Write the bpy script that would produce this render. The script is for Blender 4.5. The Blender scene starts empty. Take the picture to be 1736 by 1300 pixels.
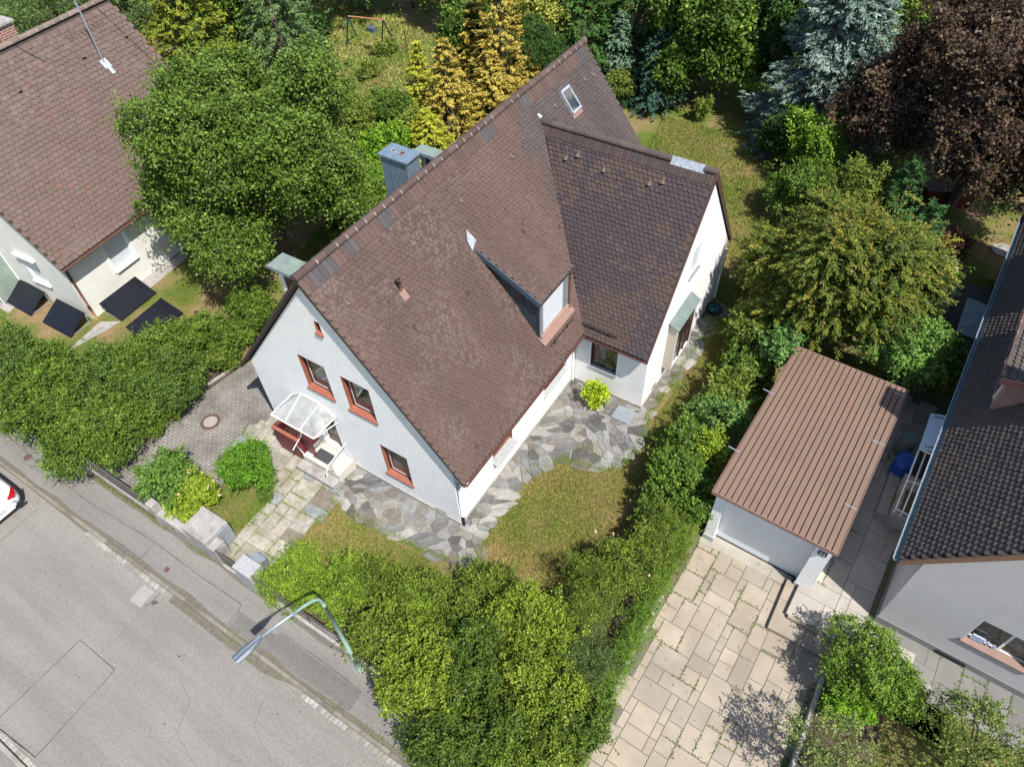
import bpy, math, random
import numpy as np
from mathutils import Vector, Matrix
R = math.radians
random.seed(5)
rng = np.random.default_rng(7)
SC = bpy.context.scene
COL = SC.collection

# ------------------------------------------------------------ camera
F_PX = 1213.27
CAM = np.array([8.035, -8.359, 20.116])
RM = np.array([[0.84315169, -0.38898234, 0.37119803], [0.53658819, 0.65263408, -0.53492231], [-0.03418115, 0.65020112, 0.75899285]])
cd = bpy.data.cameras.new('camera'); cam = bpy.data.objects.new('camera', cd); COL.objects.link(cam)
m4 = Matrix([list(RM[i]) + [CAM[i]] for i in range(3)] + [[0, 0, 0, 1]])
cam.matrix_world = m4
cd.sensor_fit = 'HORIZONTAL'; cd.sensor_width = 36; cd.lens = 36 * F_PX / 1736
cd.clip_start = .1; cd.clip_end = 2000
SC.camera = cam
# ------------------------------------------------------------ world, sun, exposure
SUNV = Vector((.58, -.235, 1)).normalized()          # towards the sun
w = bpy.data.worlds.new('World'); SC.world = w; w.use_nodes = True
nt = w.node_tree; bg = nt.nodes['Background']
sky = nt.nodes.new('ShaderNodeTexSky'); sky.sky_type = 'NISHITA'; sky.sun_disc = False
sky.sun_elevation = math.asin(SUNV.z); sky.sun_rotation = math.atan2(SUNV.x, SUNV.y)
sky.air_density = 1.0; sky.dust_density = 1.0; sky.ozone_density = 1.0
nt.links.new(sky.outputs[0], bg.inputs[0]); bg.inputs[1].default_value = .118
sl = bpy.data.lights.new('sun', 'SUN'); sl.energy = 5.0; sl.angle = R(.53); sl.color = (1, .955, .89)
so = bpy.data.objects.new('sun', sl); COL.objects.link(so)
so.rotation_euler = SUNV.to_track_quat('Z', 'Y').to_euler(); so.location = (20, -10, 40)
SC.view_settings.view_transform = 'Standard'; SC.view_settings.look = 'None'
SC.view_settings.exposure = .52; SC.view_settings.gamma = 1
SC.cycles.max_bounces = 6; SC.cycles.diffuse_bounces = 3; SC.cycles.transmission_bounces = 4

def G(px, py, z=0.):
    """world point seen at photo pixel (1736 wide) lying at height z"""
    v = RM @ np.array([(px - 868) / F_PX, -(py - 650) / F_PX, -1]); t = (z - CAM[2]) / v[2]
    p = CAM + t * v
    return float(p[0]), float(p[1]), float(z)

# ------------------------------------------------------------ materials
MATS = {}
def mat(name, col, col2=None, rough=.8, scale=3., bump=0., bscale=30., metal=0., attr=False, spec=.5, detail=6., transl=0., col3=None, scale3=.4, fac3=(.5, .62), bdist=.02, stretch=None):
    if name in MATS: return MATS[name]
    m = bpy.data.materials.new(name); m.use_nodes = True; n = m.node_tree.nodes; L = m.node_tree.links
    b = n['Principled BSDF']; b.inputs['Roughness'].default_value = rough; b.inputs['Metallic'].default_value = metal
    b.inputs['Specular IOR Level'].default_value = spec
    tc = n.new('ShaderNodeTexCoord'); src = tc.outputs['Object']
    if stretch:
        mp = n.new('ShaderNodeMapping'); mp.inputs['Scale'].default_value = stretch; L.new(src, mp.inputs[0]); src = mp.outputs[0]
    no = n.new('ShaderNodeTexNoise'); no.inputs['Scale'].default_value = scale; no.inputs['Detail'].default_value = detail
    L.new(src, no.inputs['Vector'])
    cr = n.new('ShaderNodeValToRGB'); cr.color_ramp.elements[0].position = .32; cr.color_ramp.elements[1].position = .68
    c2 = col2 or tuple(c * .8 for c in col)
    cr.color_ramp.elements[0].color = (*c2, 1); cr.color_ramp.elements[1].color = (*col, 1)
    L.new(no.outputs[0], cr.inputs[0]); out = cr.outputs[0]
    if col3:
        n3 = n.new('ShaderNodeTexNoise'); n3.inputs['Scale'].default_value = scale3; n3.inputs['Detail'].default_value = 5
        L.new(src, n3.inputs['Vector'])
        r3 = n.new('ShaderNodeMapRange'); r3.inputs[1].default_value = fac3[0]; r3.inputs[2].default_value = fac3[1]
        L.new(n3.outputs[0], r3.inputs[0])
        mx = n.new('ShaderNodeMix'); mx.data_type = 'RGBA'; L.new(r3.outputs[0], mx.inputs[0]); L.new(out, mx.inputs[6]); mx.inputs[7].default_value = (*col3, 1); out = mx.outputs[2]
    if attr:
        at = n.new('ShaderNodeAttribute'); at.attribute_name = 'tint'
        mx = n.new('ShaderNodeMix'); mx.data_type = 'RGBA'; mx.blend_type = 'MULTIPLY'; mx.inputs[0].default_value = 1
        L.new(out, mx.inputs[6]); L.new(at.outputs[0], mx.inputs[7]); out = mx.outputs[2]
    L.new(out, b.inputs['Base Color'])
    if bump:
        nb = n.new('ShaderNodeTexNoise'); nb.inputs['Scale'].default_value = bscale; nb.inputs['Detail'].default_value = 4; L.new(src, nb.inputs['Vector'])
        bu = n.new('ShaderNodeBump'); bu.inputs['Strength'].default_value = bump; bu.inputs['Distance'].default_value = bdist
        L.new(nb.outputs[0], bu.inputs['Height']); L.new(bu.outputs[0], b.inputs['Normal'])
    if transl:
        tr = n.new('ShaderNodeBsdfTranslucent'); L.new(out, tr.inputs[0]); ms = n.new('ShaderNodeMixShader'); ms.inputs[0].default_value = transl
        L.new(b.outputs[0], ms.inputs[1]); L.new(tr.outputs[0], ms.inputs[2]); L.new(ms.outputs[0], n['Material Output'].inputs[0])
    MATS[name] = m; return m
W1 = (1., 1., 1.)
M_TILE = mat('clay_tile', W1, (.86, .86, .86), rough=.75, scale=9, bump=.25, bscale=60, bdist=.006, attr=True, spec=.35)
M_DECK = mat('roof_batten', (.05, .035, .03), rough=.9)
M_WHITE = mat('white_roughcast', (.87, .87, .865), (.82, .82, .82), rough=.9, scale=2.2, bump=.85, bscale=24, bdist=.032, spec=.2, col3=(.74, .73, .70), scale3=.9, fac3=(.56, .8))
M_CREAM = mat('cream_plaster', (.72, .72, .66), (.66, .66, .60), rough=.9, scale=2.5, bump=.2, bscale=25, bdist=.015, spec=.2, col3=(.60, .58, .50), scale3=.9, fac3=(.55, .8))
M_GREYW = mat('pale_grey_plaster', (.47, .455, .47), (.44, .425, .435), rough=.9, scale=2, bump=.25, bscale=70, bdist=.01, spec=.2)
M_PINKW = mat('pink_plaster', (.33, .2, .18), (.28, .17, .155), rough=.9, scale=4, bump=.4, bscale=45)
M_PLINTH = mat('grey_plinth', (.42, .4, .36), (.3, .28, .25), rough=.9, scale=5, bump=.3, bscale=50)
M_TERRA = mat('terracotta_paint', (.31, .105, .065), (.26, .085, .052), rough=.55, scale=5)
M_BROWN = mat('brown_wood', (.085, .03, .02), (.06, .02, .015), rough=.5, scale=12)
M_FRAME = mat('white_paint', (.8, .8, .8), (.74, .74, .74), rough=.35, scale=8)
M_GREYMET = mat('grey_metal', (.3, .33, .36), (.25, .28, .31), rough=.4, scale=6, metal=.3)
M_SLATEMET = mat('dark_sheet_metal', (.045, .065, .085), (.035, .05, .065), rough=.45, scale=4, metal=.2, bump=.1, bscale=3, bdist=.03)
M_CHIM = mat('weathered_blue_sheet', (.20, .27, .34), (.14, .20, .26), rough=.5, scale=7, metal=.25, bump=.3, bscale=5, bdist=.04)
M_COPPERP = mat('aged_copper', (.30, .185, .15), (.24, .145, .115), rough=.55, scale=8, metal=.1)
M_COPPERD = mat('brown_copper', (.16, .075, .05), (.11, .05, .035), rough=.5, scale=9, metal=.3)
M_PATINA = mat('patina_sheet', (.16, .20, .18), (.12, .16, .15), rough=.55, scale=3)
M_LEAD = mat('lead_sheet', (.55, .58, .62), (.32, .35, .4), rough=.4, scale=9, metal=.35)
M_BLACK = mat('black_rubber', (.012, .012, .014), rough=.7)
M_GLASS = mat('window_glass', (.045, .05, .045), (.015, .018, .02), rough=.04, scale=1.3, spec=.9, detail=2, col3=(.12, .11, .09), scale3=2.2)
M_SHUT = mat('roller_shutter', (.60, .63, .66), (.54, .57, .60), rough=.45, scale=3, stretch=(1, 1, 14))
M_CONC = mat('concrete', (.36, .34, .32), (.26, .245, .23), rough=.9, scale=6, bump=.4, bscale=60, col3=(.2, .19, .17), scale3=2.5, fac3=(.52, .72))
M_CONCW = mat('white_concrete', (.36, .365, .37), (.28, .285, .29), rough=.85, scale=14, bump=.2, bscale=60)
M_MAROON = mat('maroon_boards', (.17, .025, .04), (.13, .02, .03), rough=.45, scale=4, stretch=(1, 1, 8))
M_GARROOF = mat('brown_coated_sheet', (.195, .132, .098), (.18, .121, .09), rough=.5, scale=1.4, spec=.4, col3=(.165, .105, .08), scale3=.5, fac3=(.55, .8))
M_GARSEAM = mat('dark_groove', (.03, .017, .013), rough=.6)
M_BARK = mat('bark', (.11, .085, .06), (.06, .045, .03), rough=.95, scale=10, bump=.5, bscale=20)
M_RUST = mat('rusty_steel', (.12, .07, .05), (.08, .05, .038), rough=.8, scale=14)
M_GREENPOLE = mat('pale_green_paint', (.24, .36, .30), (.2, .3, .26), rough=.45, scale=5)
M_GALV = mat('galvanised_steel', (.40, .45, .52), (.34, .38, .45), rough=.4, scale=6, metal=.4)
M_LAMPH = mat('grey_lamp_casing', (.10, .13, .165), (.085, .11, .14), rough=.45, scale=3)
M_SOLAR = mat('solar_cells', (.010, .011, .017), (.006, .007, .012), rough=.32, scale=2, spec=.4)
M_BRICK = None
def leafmat(name, transl=.2, rough=.55):
    return mat(name, W1, (.85, .85, .85), rough=rough, scale=1.2, attr=True, transl=transl, spec=.3)
M_LEAF = leafmat('leaf'); M_NEEDLE = leafmat('needle', .12, .6)

def rampmat(name, build):
    m = bpy.data.materials.new(name); m.use_nodes = True; n = m.node_tree.nodes; L = m.node_tree.links
    build(n, L, n['Principled BSDF'], n.new('ShaderNodeTexCoord').outputs['Object']); MATS[name] = m; return m
def noise(n, L, src, s, d=6, ro=.55):
    a = n.new('ShaderNodeTexNoise'); a.inputs['Scale'].default_value = s; a.inputs['Detail'].default_value = d; a.inputs['Roughness'].default_value = ro; L.new(src, a.inputs['Vector']); return a.outputs[0]
def ramp(n, L, src, stops):
    r = n.new('ShaderNodeValToRGB'); e = r.color_ramp.elements
    while len(e) < len(stops): e.new(.5)
    for i, (p, c) in enumerate(stops): e[i].position = p; e[i].color = (*c, 1)
    L.new(src, r.inputs[0]); return r.outputs[0]
def mixc(n, L, f, a, b, mode='MIX'):
    x = n.new('ShaderNodeMix'); x.data_type = 'RGBA'; x.blend_type = mode
    for i, v in ((0, f), (6, a), (7, b)):
        if isinstance(v, (int, float)): x.inputs[i].default_value = v
        elif isinstance(v, tuple): x.inputs[i].default_value = (*v, 1)
        else: L.new(v, x.inputs[i])
    return x.outputs[2]
def bumpn(n, L, b, h, st, dist):
    u = n.new('ShaderNodeBump'); u.inputs['Strength'].default_value = st; u.inputs['Distance'].default_value = dist; L.new(h, u.inputs['Height']); L.new(u.outputs[0], b.inputs['Normal'])
def b_grass(n, L, b, s):
    c = ramp(n, L, noise(n, L, s, .55, 7, .6), [(.32, (.09, .155, .022)), (.44, (.14, .18, .04)), (.54, (.24, .205, .09)), (.65, (.33, .225, .13))])
    f = ramp(n, L, noise(n, L, s, 14, 5, .7), [(.3, (.55, .55, .5)), (.7, (1.15, 1.12, 1.05))])
    L.new(mixc(n, L, 1., c, f, 'MULTIPLY'), b.inputs['Base Color']); b.inputs['Roughness'].default_value = .95; b.inputs['Specular IOR Level'].default_value = .1
    bumpn(n, L, b, noise(n, L, s, 30, 5, .7), 1, .05)
M_GRASS = rampmat('dry_lawn', b_grass)
def b_asph(base, dark, seed):
    def f(n, L, b, s):
        c = ramp(n, L, noise(n, L, s, .35 + seed * .1, 6, .6), [(.3, tuple(x * .9 for x in base)), (.7, base)])
        g = ramp(n, L, noise(n, L, s, 26, 4, .85), [(.3, (.66, .66, .66)), (.7, (1.3, 1.3, 1.28))])
        c = mixc(n, L, 1., c, g, 'MULTIPLY')
        st = ramp(n, L, noise(n, L, s, 1.3, 8, .7), [(.60, (0, 0, 0)), (.82, (1, 1, 1))])
        c = mixc(n, L, st, c, dark)
        mp = n.new('ShaderNodeMapping'); mp.inputs['Scale'].default_value = (.12, 1.3, 1); L.new(s, mp.inputs[0])
        tw_ = ramp(n, L, noise(n, L, mp.outputs[0], 1.0, 4, .6), [(.42, (.9, .9, .9)), (.6, (1.05, 1.05, 1.04))]); c = mixc(n, L, 1., c, tw_, 'MULTIPLY')
        L.new(c, b.inputs['Base Color']); b.inputs['Roughness'].default_value = .9; b.inputs['Specular IOR Level'].default_value = .25
        bumpn(n, L, b, noise(n, L, s, 80, 3, .8), .6, .01)
    return f
M_ROAD = rampmat('worn_asphalt', b_asph((.225, .212, .197), (.165, .153, .14), 0))
M_PAVE = rampmat('pavement_asphalt', b_asph((.205, .193, .183), (.16, .15, .142), 1))
M_PAVE2 = rampmat('pavement_asphalt_patch', b_asph((.155, .148, .142), (.125, .12, .115), 2))
M_SEAM = mat('crack_sealant', (.06, .055, .05), (.09, .085, .075), rough=.9, scale=8)
M_DIRT = mat('damp_dirt', (.15, .135, .11), (.10, .088, .07), rough=.95, scale=9, bump=.4, col3=(.11, .12, .06), scale3=4, fac3=(.55, .66))
def b_cob(n, L, b, s):
    mp = n.new('ShaderNodeMapping'); mp.inputs['Rotation'].default_value = (0, 0, .0); L.new(s, mp.inputs[0])
    w_ = n.new('ShaderNodeTexWave'); w_.wave_type = 'BANDS'; w_.bands_direction = 'X'; w_.inputs['Scale'].default_value = .1
    br = n.new('ShaderNodeTexBrick'); br.inputs['Scale'].default_value = 1; br.inputs['Brick Width'].default_value = .22; br.inputs['Row Height'].default_value = .11
    br.inputs['Mortar Size'].default_value = .012; br.inputs['Color1'].default_value = (.25, .235, .215, 1); br.inputs['Color2'].default_value = (.21, .20, .185, 1); br.inputs['Mortar'].default_value = (.11, .10, .085, 1)
    nz = n.new('ShaderNodeTexNoise'); nz.inputs['Scale'].default_value = 9; L.new(s, nz.inputs['Vector'])
    ad = n.new('ShaderNodeVectorMath'); ad.operation = 'MULTIPLY_ADD'; L.new(nz.outputs['Color'], ad.inputs[0]); ad.inputs[1].default_value = (.05, .05, 0); L.new(mp.outputs[0], ad.inputs[2])
    L.new(ad.outputs[0], br.inputs['Vector'])
    f = ramp(n, L, noise(n, L, s, .9, 7, .65), [(.35, (.62, .6, .58)), (.62, (1.1, 1.1, 1.1))])
    c = mixc(n, L, 1., br.outputs[0], f, 'MULTIPLY')
    f2 = ramp(n, L, noise(n, L, s, 16, 5, .7), [(.3, (.7, .7, .7)), (.7, (1.25, 1.22, 1.2))])
    c = mixc(n, L, 1., c, f2, 'MULTIPLY')
    L.new(c, b.inputs['Base Color']); b.inputs['Roughness'].default_value = .9
    bumpn(n, L, b, br.outputs[1], -.6, .01)
M_COB = rampmat('interlocking_pavers', b_cob)
M_SLAB = mat('exposed_aggregate_slab', W1, (.84, .84, .84), rough=.9, scale=2.2, bump=.35, bscale=70, bdist=.008, attr=True, col3=(.76, .75, .74), scale3=.9, fac3=(.47, .68))
M_STONE = mat('natural_stone', W1, (.68, .68, .68), rough=.8, scale=6, bump=.6, bscale=14, bdist=.02, attr=True, col3=(.62, .60, .52), scale3=1.6, fac3=(.48, .66))
M_JOINT = mat('joint_soil', (.16, .15, .12), (.11, .10, .08), rough=.95, scale=6, col3=(.10, .13, .05), scale3=2.5, fac3=(.5, .62))
def b_brick(n, L, b, s):
    sp = n.new('ShaderNodeSeparateXYZ'); L.new(s, sp.inputs[0]); ad = n.new('ShaderNodeMath'); L.new(sp.outputs[0], ad.inputs[0]); L.new(sp.outputs[1], ad.inputs[1])
    cb = n.new('ShaderNodeCombineXYZ'); L.new(ad.outputs[0], cb.inputs[0]); L.new(sp.outputs[2], cb.inputs[1])
    br = n.new('ShaderNodeTexBrick'); br.inputs['Scale'].default_value = 1; br.inputs['Brick Width'].default_value = .25; br.inputs['Row Height'].default_value = .085; br.inputs['Mortar Size'].default_value = .012
    br.inputs['Color1'].default_value = (.30, .10, .06, 1); br.inputs['Color2'].default_value = (.2, .075, .05, 1); br.inputs['Mortar'].default_value = (.4, .37, .33, 1)
    L.new(cb.outputs[0], br.inputs['Vector']); L.new(br.outputs[0], b.inputs['Base Color']); b.inputs['Roughness'].default_value = .9
M_BRICK = rampmat('red_brick', b_brick)
def glassmat(name, col, alpha):
    m = bpy.data.materials.new(name); m.use_nodes = True; n = m.node_tree.nodes; L = m.node_tree.links
    b = n['Principled BSDF']; b.inputs['Base Color'].default_value = (*col, 1); b.inputs['Roughness'].default_value = .15; b.inputs['Specular IOR Level'].default_value = .7
    nz = noise(n, L, n.new('ShaderNodeTexCoord').outputs['Object'], 3, 6, .7)
    r = n.new('ShaderNodeMapRange'); r.inputs[1].default_value = .3; r.inputs[2].default_value = .75; r.inputs[3].default_value = alpha * .7; r.inputs[4].default_value = min(1, alpha * 1.5); L.new(nz, r.inputs[0])
    L.new(r.outputs[0], b.inputs['Alpha']); MATS[name] = m; return m
M_CANGLASS = glassmat('dirty_canopy_glass', (.40, .41, .40), .62)
M_GREENGL = glassmat('frosted_green_glass', (.30, .38, .32), .85)
M_BLUEGL = glassmat('dusty_glass', (.38, .5, .56), .6)
M_CARPAINT = mat('white_car_paint', (.80, .81, .83), (.78, .79, .81), rough=.25, scale=2, spec=.6)
M_CARGLASS = mat('car_glass', (.02, .022, .026), rough=.05, spec=.8)
M_REDLAMP = mat('red_lamp_plastic', (.45, .01, .015), (.3, .008, .012), rough=.15, scale=9)

# ------------------------------------------------------------ mesh helpers
def tag(o, label=None, cat=None, group=None, kind=None):
    if label: o['label'] = label
    if cat: o['category'] = cat
    if group: o['group'] = group
    if kind: o['kind'] = kind
    return o
def link(name, me, parent=None):
    o = bpy.data.objects.new(name, me); COL.objects.link(o)
    if parent: o.parent = parent
    return o
def thing(name, label, cat, loc=(0, 0, 0), rz=0., group=None):
    o = bpy.data.objects.new(name, None); COL.objects.link(o); o.location = loc; o.rotation_euler = (0, 0, rz)
    o.empty_display_size = .3
    return tag(o, label, cat, group)
class MB:
    def __init__(s): s.v = []; s.f = []; s.m = []; s.c = []; s.cur = 0; s.tint = (1, 1, 1)
    def mat(s, i): s.cur = i; return s
    def add(s, vs, fs):
        b = len(s.v); s.v += [tuple(map(float, v)) for v in vs]; s.c += [s.tint] * len(vs)
        for f in fs: s.f.append([b + i for i in f]); s.m.append(s.cur)
        return s
    def box(s, x0, y0, z0, x1, y1, z1, M=None):
        vs = [(x0, y0, z0), (x1, y0, z0), (x1, y1, z0), (x0, y1, z0), (x0, y0, z1), (x1, y0, z1), (x1, y1, z1), (x0, y1, z1)]
        if M is not None: vs = [M @ Vector(v) for v in vs]
        return s.add(vs, [(0, 3, 2, 1), (4, 5, 6, 7), (0, 1, 5, 4), (1, 2, 6, 5), (2, 3, 7, 6), (3, 0, 4, 7)])
    def bbox(s, x0, y0, z0, x1, y1, z1, b=.01):       # box with bevelled top edges
        s.box(x0, y0, z0, x1, y1, z1 - b)
        vs = [(x0, y0, z1 - b), (x1, y0, z1 - b), (x1, y1, z1 - b), (x0, y1, z1 - b), (x0 + b, y0 + b, z1), (x1 - b, y0 + b, z1), (x1 - b, y1 - b, z1), (x0 + b, y1 - b, z1)]
        del s.f[-5]; del s.m[-5]
        return s.add(vs, [(4, 5, 6, 7), (0, 1, 5, 4), (1, 2, 6, 5), (2, 3, 7, 6), (3, 0, 4, 7)])
    def prism(s, poly, vec):                          # poly: 3D points, extruded by vec
        n = len(poly); vs = [Vector(p) for p in poly] + [Vector(p) + Vector(vec) for p in poly]
        nrm = Vector((0, 0, 0))
        for i in range(n): nrm += Vector(poly[i]).cross(Vector(poly[(i + 1) % n]))
        fs = [list(range(n))[::-1], list(range(n, 2 * n))] + [(i, (i + 1) % n, n + (i + 1) % n, n + i) for i in range(n)]
        if nrm.dot(Vector(vec)) < 0: fs = [list(reversed(f)) for f in fs]
        return s.add(vs, fs)
    def sheet(s, poly): return s.add(poly, [list(range(len(poly)))])
    def tube(s, pts, r, n=8, caps=True, r2=None):
        pts = [Vector(p) for p in pts]; rings = []; k = len(pts)
        for i, p in enumerate(pts):
            d = (pts[min(i + 1, k - 1)] - pts[max(i - 1, 0)]).normalized()
            a = d.cross(Vector((0, 0, 1)) if abs(d.z) < .95 else Vector((1, 0, 0))).normalized(); b = d.cross(a)
            rr = r if r2 is None else r + (r2 - r) * i / (k - 1)
            rings.append([p + (a * math.cos(2 * math.pi * j / n) + b * math.sin(2 * math.pi * j / n)) * rr for j in range(n)])
        vs = [v for q in rings for v in q]; fs = []
        for i in range(k - 1):
            for j in range(n): fs.append((i * n + j, i * n + (j + 1) % n, (i + 1) * n + (j + 1) % n, (i + 1) * n + j))
        if caps: fs += [list(range(n)), list(range((k - 1) * n, k * n))[::-1]]
        return s.add(vs, [list(reversed(f)) for f in fs])
    def lathe(s, prof, c=(0, 0, 0), n=24):
        vs = []; fs = []
        for (r, z) in prof:
            for j in range(n): a = 2 * math.pi * j / n; vs.append((c[0] + r * math.cos(a), c[1] + r * math.sin(a), c[2] + z))
        for i in range(len(prof) - 1):
            for j in range(n): fs.append((i * n + j, i * n + (j + 1) % n, (i + 1) * n + (j + 1) % n, (i + 1) * n + j))
        fs.append(list(range((len(prof) - 1) * n, len(prof) * n))); fs.append(list(range(n))[::-1])
        return s.add(vs, fs)
    def build(s, name, mats, parent=None, smooth=False):
        me = bpy.data.meshes.new(name); me.from_pydata(s.v, [], s.f)
        if not isinstance(mats, (list, tuple)): mats = [mats]
        for m in mats: me.materials.append(m)
        me.polygons.foreach_set('material_index', s.m)
        if any(c != (1, 1, 1) for c in s.c):
            a = me.attributes.new('tint', 'FLOAT_COLOR', 'POINT')
            a.data.foreach_set('color', np.concatenate([np.array(s.c, float), np.ones((len(s.c), 1))], 1).ravel())
        else:
            if any('tint' == getattr(nd, 'attribute_name', '') for m in mats for nd in m.node_tree.nodes):
                a = me.attributes.new('tint', 'FLOAT_COLOR', 'POINT'); a.data.foreach_set('color', np.ones(len(s.v) * 4))
        if smooth: me.polygons.foreach_set('use_smooth', [True] * len(me.polygons))
        me.update(); return link(name, me, parent)
def npmesh(name, V, faces_flat, counts, mats, tint=None, midx=None, parent=None, smooth=False):
    me = bpy.data.meshes.new(name); V = np.asarray(V, np.float32)
    me.vertices.add(len(V)); me.vertices.foreach_set('co', V.ravel())
    me.loops.add(len(faces_flat)); me.loops.foreach_set('vertex_index', np.asarray(faces_flat, np.int32))
    me.polygons.add(len(counts)); st = np.concatenate([[0], np.cumsum(counts)[:-1]]).astype(np.int32)
    me.polygons.foreach_set('loop_start', st)
    if not isinstance(mats, (list, tuple)): mats = [mats]
    for m in mats: me.materials.append(m)
    if midx is not None: me.polygons.foreach_set('material_index', np.asarray(midx, np.int32))
    if tint is not None:
        a = me.attributes.new('tint', 'FLOAT_COLOR', 'POINT')
        a.data.foreach_set('color', np.concatenate([tint, np.ones((len(tint), 1))], 1).astype(np.float32).ravel())
    if smooth: me.polygons.foreach_set('use_smooth', np.ones(len(counts), bool))
    me.update(calc_edges=True); me.validate()
    return link(name, me, parent)
def vnoise(p, s, seed=0):
    """cheap smooth value noise on (N,3) points"""
    p = np.asarray(p) * s + seed * 17.3
    i = np.floor(p).astype(np.int64); f = p - i; f = f * f * (3 - 2 * f); out = 0
    for dx in (0, 1):
        for dy in (0, 1):
            for dz in (0, 1):
                h = (i[:, 0] + dx) * 374761393 + (i[:, 1] + dy) * 668265263 + (i[:, 2] + dz) * 2147483647 + seed * 1013904223
                h = (h ^ (h >> 13)) * 1274126177; h = ((h ^ (h >> 16)) & 0xffff) / 65535.
                out = out + h * (f[:, 0] if dx else 1 - f[:, 0]) * (f[:, 1] if dy else 1 - f[:, 1]) * (f[:, 2] if dz else 1 - f[:, 2])
    return out
def copy_tree(o, parent=None):
    c = o.copy(); COL.objects.link(c); c.parent = parent
    for ch in [x for x in bpy.data.objects if x.parent == o]: copy_tree(ch, c)
    return c
def cut(obj, boxes):
    """subtract boxes (lists of MB args or prisms) from obj"""
    mb = MB()
    for b in boxes:
        if len(b) == 2: mb.prism(*b)
        else: mb.box(*b)
    c = mb.build('cutter', M_WHITE, obj.parent)
    md = obj.modifiers.new('b', 'BOOLEAN'); md.operation = 'DIFFERENCE'; md.object = c; md.solver = 'EXACT'
    bpy.context.view_layer.update()
    dg = bpy.context.evaluated_depsgraph_get(); me = bpy.data.meshes.new_from_object(obj.evaluated_get(dg)); me.name = obj.name
    obj.modifiers.clear(); obj.data = me; bpy.data.objects.remove(c)
def text_mesh(name, txt, size, M, parent, m, ext=.002):
    cu = bpy.data.curves.new(name, 'FONT'); cu.body = txt; cu.size = size; cu.extrude = ext; cu.align_x = 'CENTER'; cu.align_y = 'CENTER'
    o = bpy.data.objects.new('tmp', cu); COL.objects.link(o); bpy.context.view_layer.update()
    me = bpy.data.meshes.new_from_object(o.evaluated_get(bpy.context.evaluated_depsgraph_get())); bpy.data.objects.remove(o)
    me.materials.clear(); me.materials.append(m); me.transform(M)
    return link(name, me, parent)

# ------------------------------------------------------------ roof tiles (beaver-tail)
def tiles(name, O, U, S, Lu, Ls, parent, colf, keep=None, tw=.17, ga=.15, lift=.034, th=.016, lich=None, edge_u=0.):
    O = np.array(O, float); U = np.array(U, float); U /= np.linalg.norm(U); S = np.array(S, float); S /= np.linalg.norm(S); N = np.cross(U, S)
    if N[2] < 0: N = -N
    k = 7; ang = np.linspace(0, np.pi, k); w2 = tw / 2 * .965
    L = ga + .07; bow = .055
    arc = [(w2 * math.cos(a), bow * (1 - math.sin(a)) , 0) for a in ang]; iw = w2 - .014
    inn = [(iw * math.cos(a), .014 + bow * (1 - math.sin(a)), 0) for a in ang]
    top = [(-w2, L, 0), (w2, L, 0)]
    T = np.array(top + inn + arc + arc, float)          # 2 + k + k + k
    T[:, 2] = lift * (1 - T[:, 1] / L); T[2 + 2 * k:, 2] -= th
    faces = [[0] + [2 + k - 1 - i for i in range(k)] + [1]]
    for i in range(k - 1): faces.append([2 + i, 2 + i + 1, 2 + k + i + 1, 2 + k + i])
    for i in range(k - 1): faces.append([2 + k + i, 2 + k + i + 1, 2 + 2 * k + i + 1, 2 + 2 * k + i])
    faces.append([1, 2, 2 + k]); faces.append([0, 2 + k - 1 + k, 2 + k - 1])
    nr = int(Ls / ga); nc = int(Lu / tw) + 1; uu = []; ss = []
    for r in range(nr):
        off = tw / 2 if r % 2 else 0
        for c in range(nc):
            u = tw / 2 + c * tw + off
            if u < Lu - tw * .3: uu.append(u); ss.append(r * ga)
    uu = np.array(uu); ss = np.array(ss)
    C = O + uu[:, None] * U + ss[:, None] * S
    if keep is not None:
        q = C + .1 * S; q = keep(q); C = C[q]; uu = uu[q]; ss = ss[q]
    n = len(C); col = colf(C)
    ju = rng.normal(0, .003, n); js = rng.normal(0, .004, n); jn = rng.normal(0, .003, n); rot = rng.normal(0, .012, n)
    tu = T[None, :, 0] + ju[:, None] - rot[:, None] * T[None, :, 1]; ts = T[None, :, 1] + js[:, None] + rot[:, None] * T[None, :, 0]; tn = T[None, :, 2] + jn[:, None] + .004
    V = C[:, None, :] + tu[..., None] * U + ts[..., None] * S + tn[..., None] * N
    nv = len(T); tint = np.repeat(col[:, None, :], nv, 1)
    if lich is not None:
        lm = lich(C); rim = np.clip(lm, 0, 1)
        part = rng.random((n, k)) * .5 + np.sin(ang * 1.0 + rng.random((n, 1)) * 2)[:, :] * .6
        amt = (rim[:, None] * np.clip(part, 0, 1))[..., None]
        lc = np.array([.62, .58, .52])
        tint[:, 2 + k:2 + 2 * k] = tint[:, 2 + k:2 + 2 * k] * (1 - amt) + lc * amt
        tint[:, 2:2 + k] = tint[:, 2:2 + k] * (1 - amt * .08) + lc * amt * .08
    base = np.arange(n) * nv; fl = []; cn = []
    for f in faces:
        fl.append(base[:, None] + np.array(f)[None]); 
    flat = np.concatenate([np.concatenate([a[i] for a in fl]) for i in range(0)]) if False else np.concatenate([a.ravel() for a in fl])
    cn = np.concatenate([np.full(n, len(f)) for f in faces])
    return npmesh(name, V.reshape(-1, 3), flat, cn, M_TILE, tint.reshape(-1, 3), parent=parent)
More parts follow.
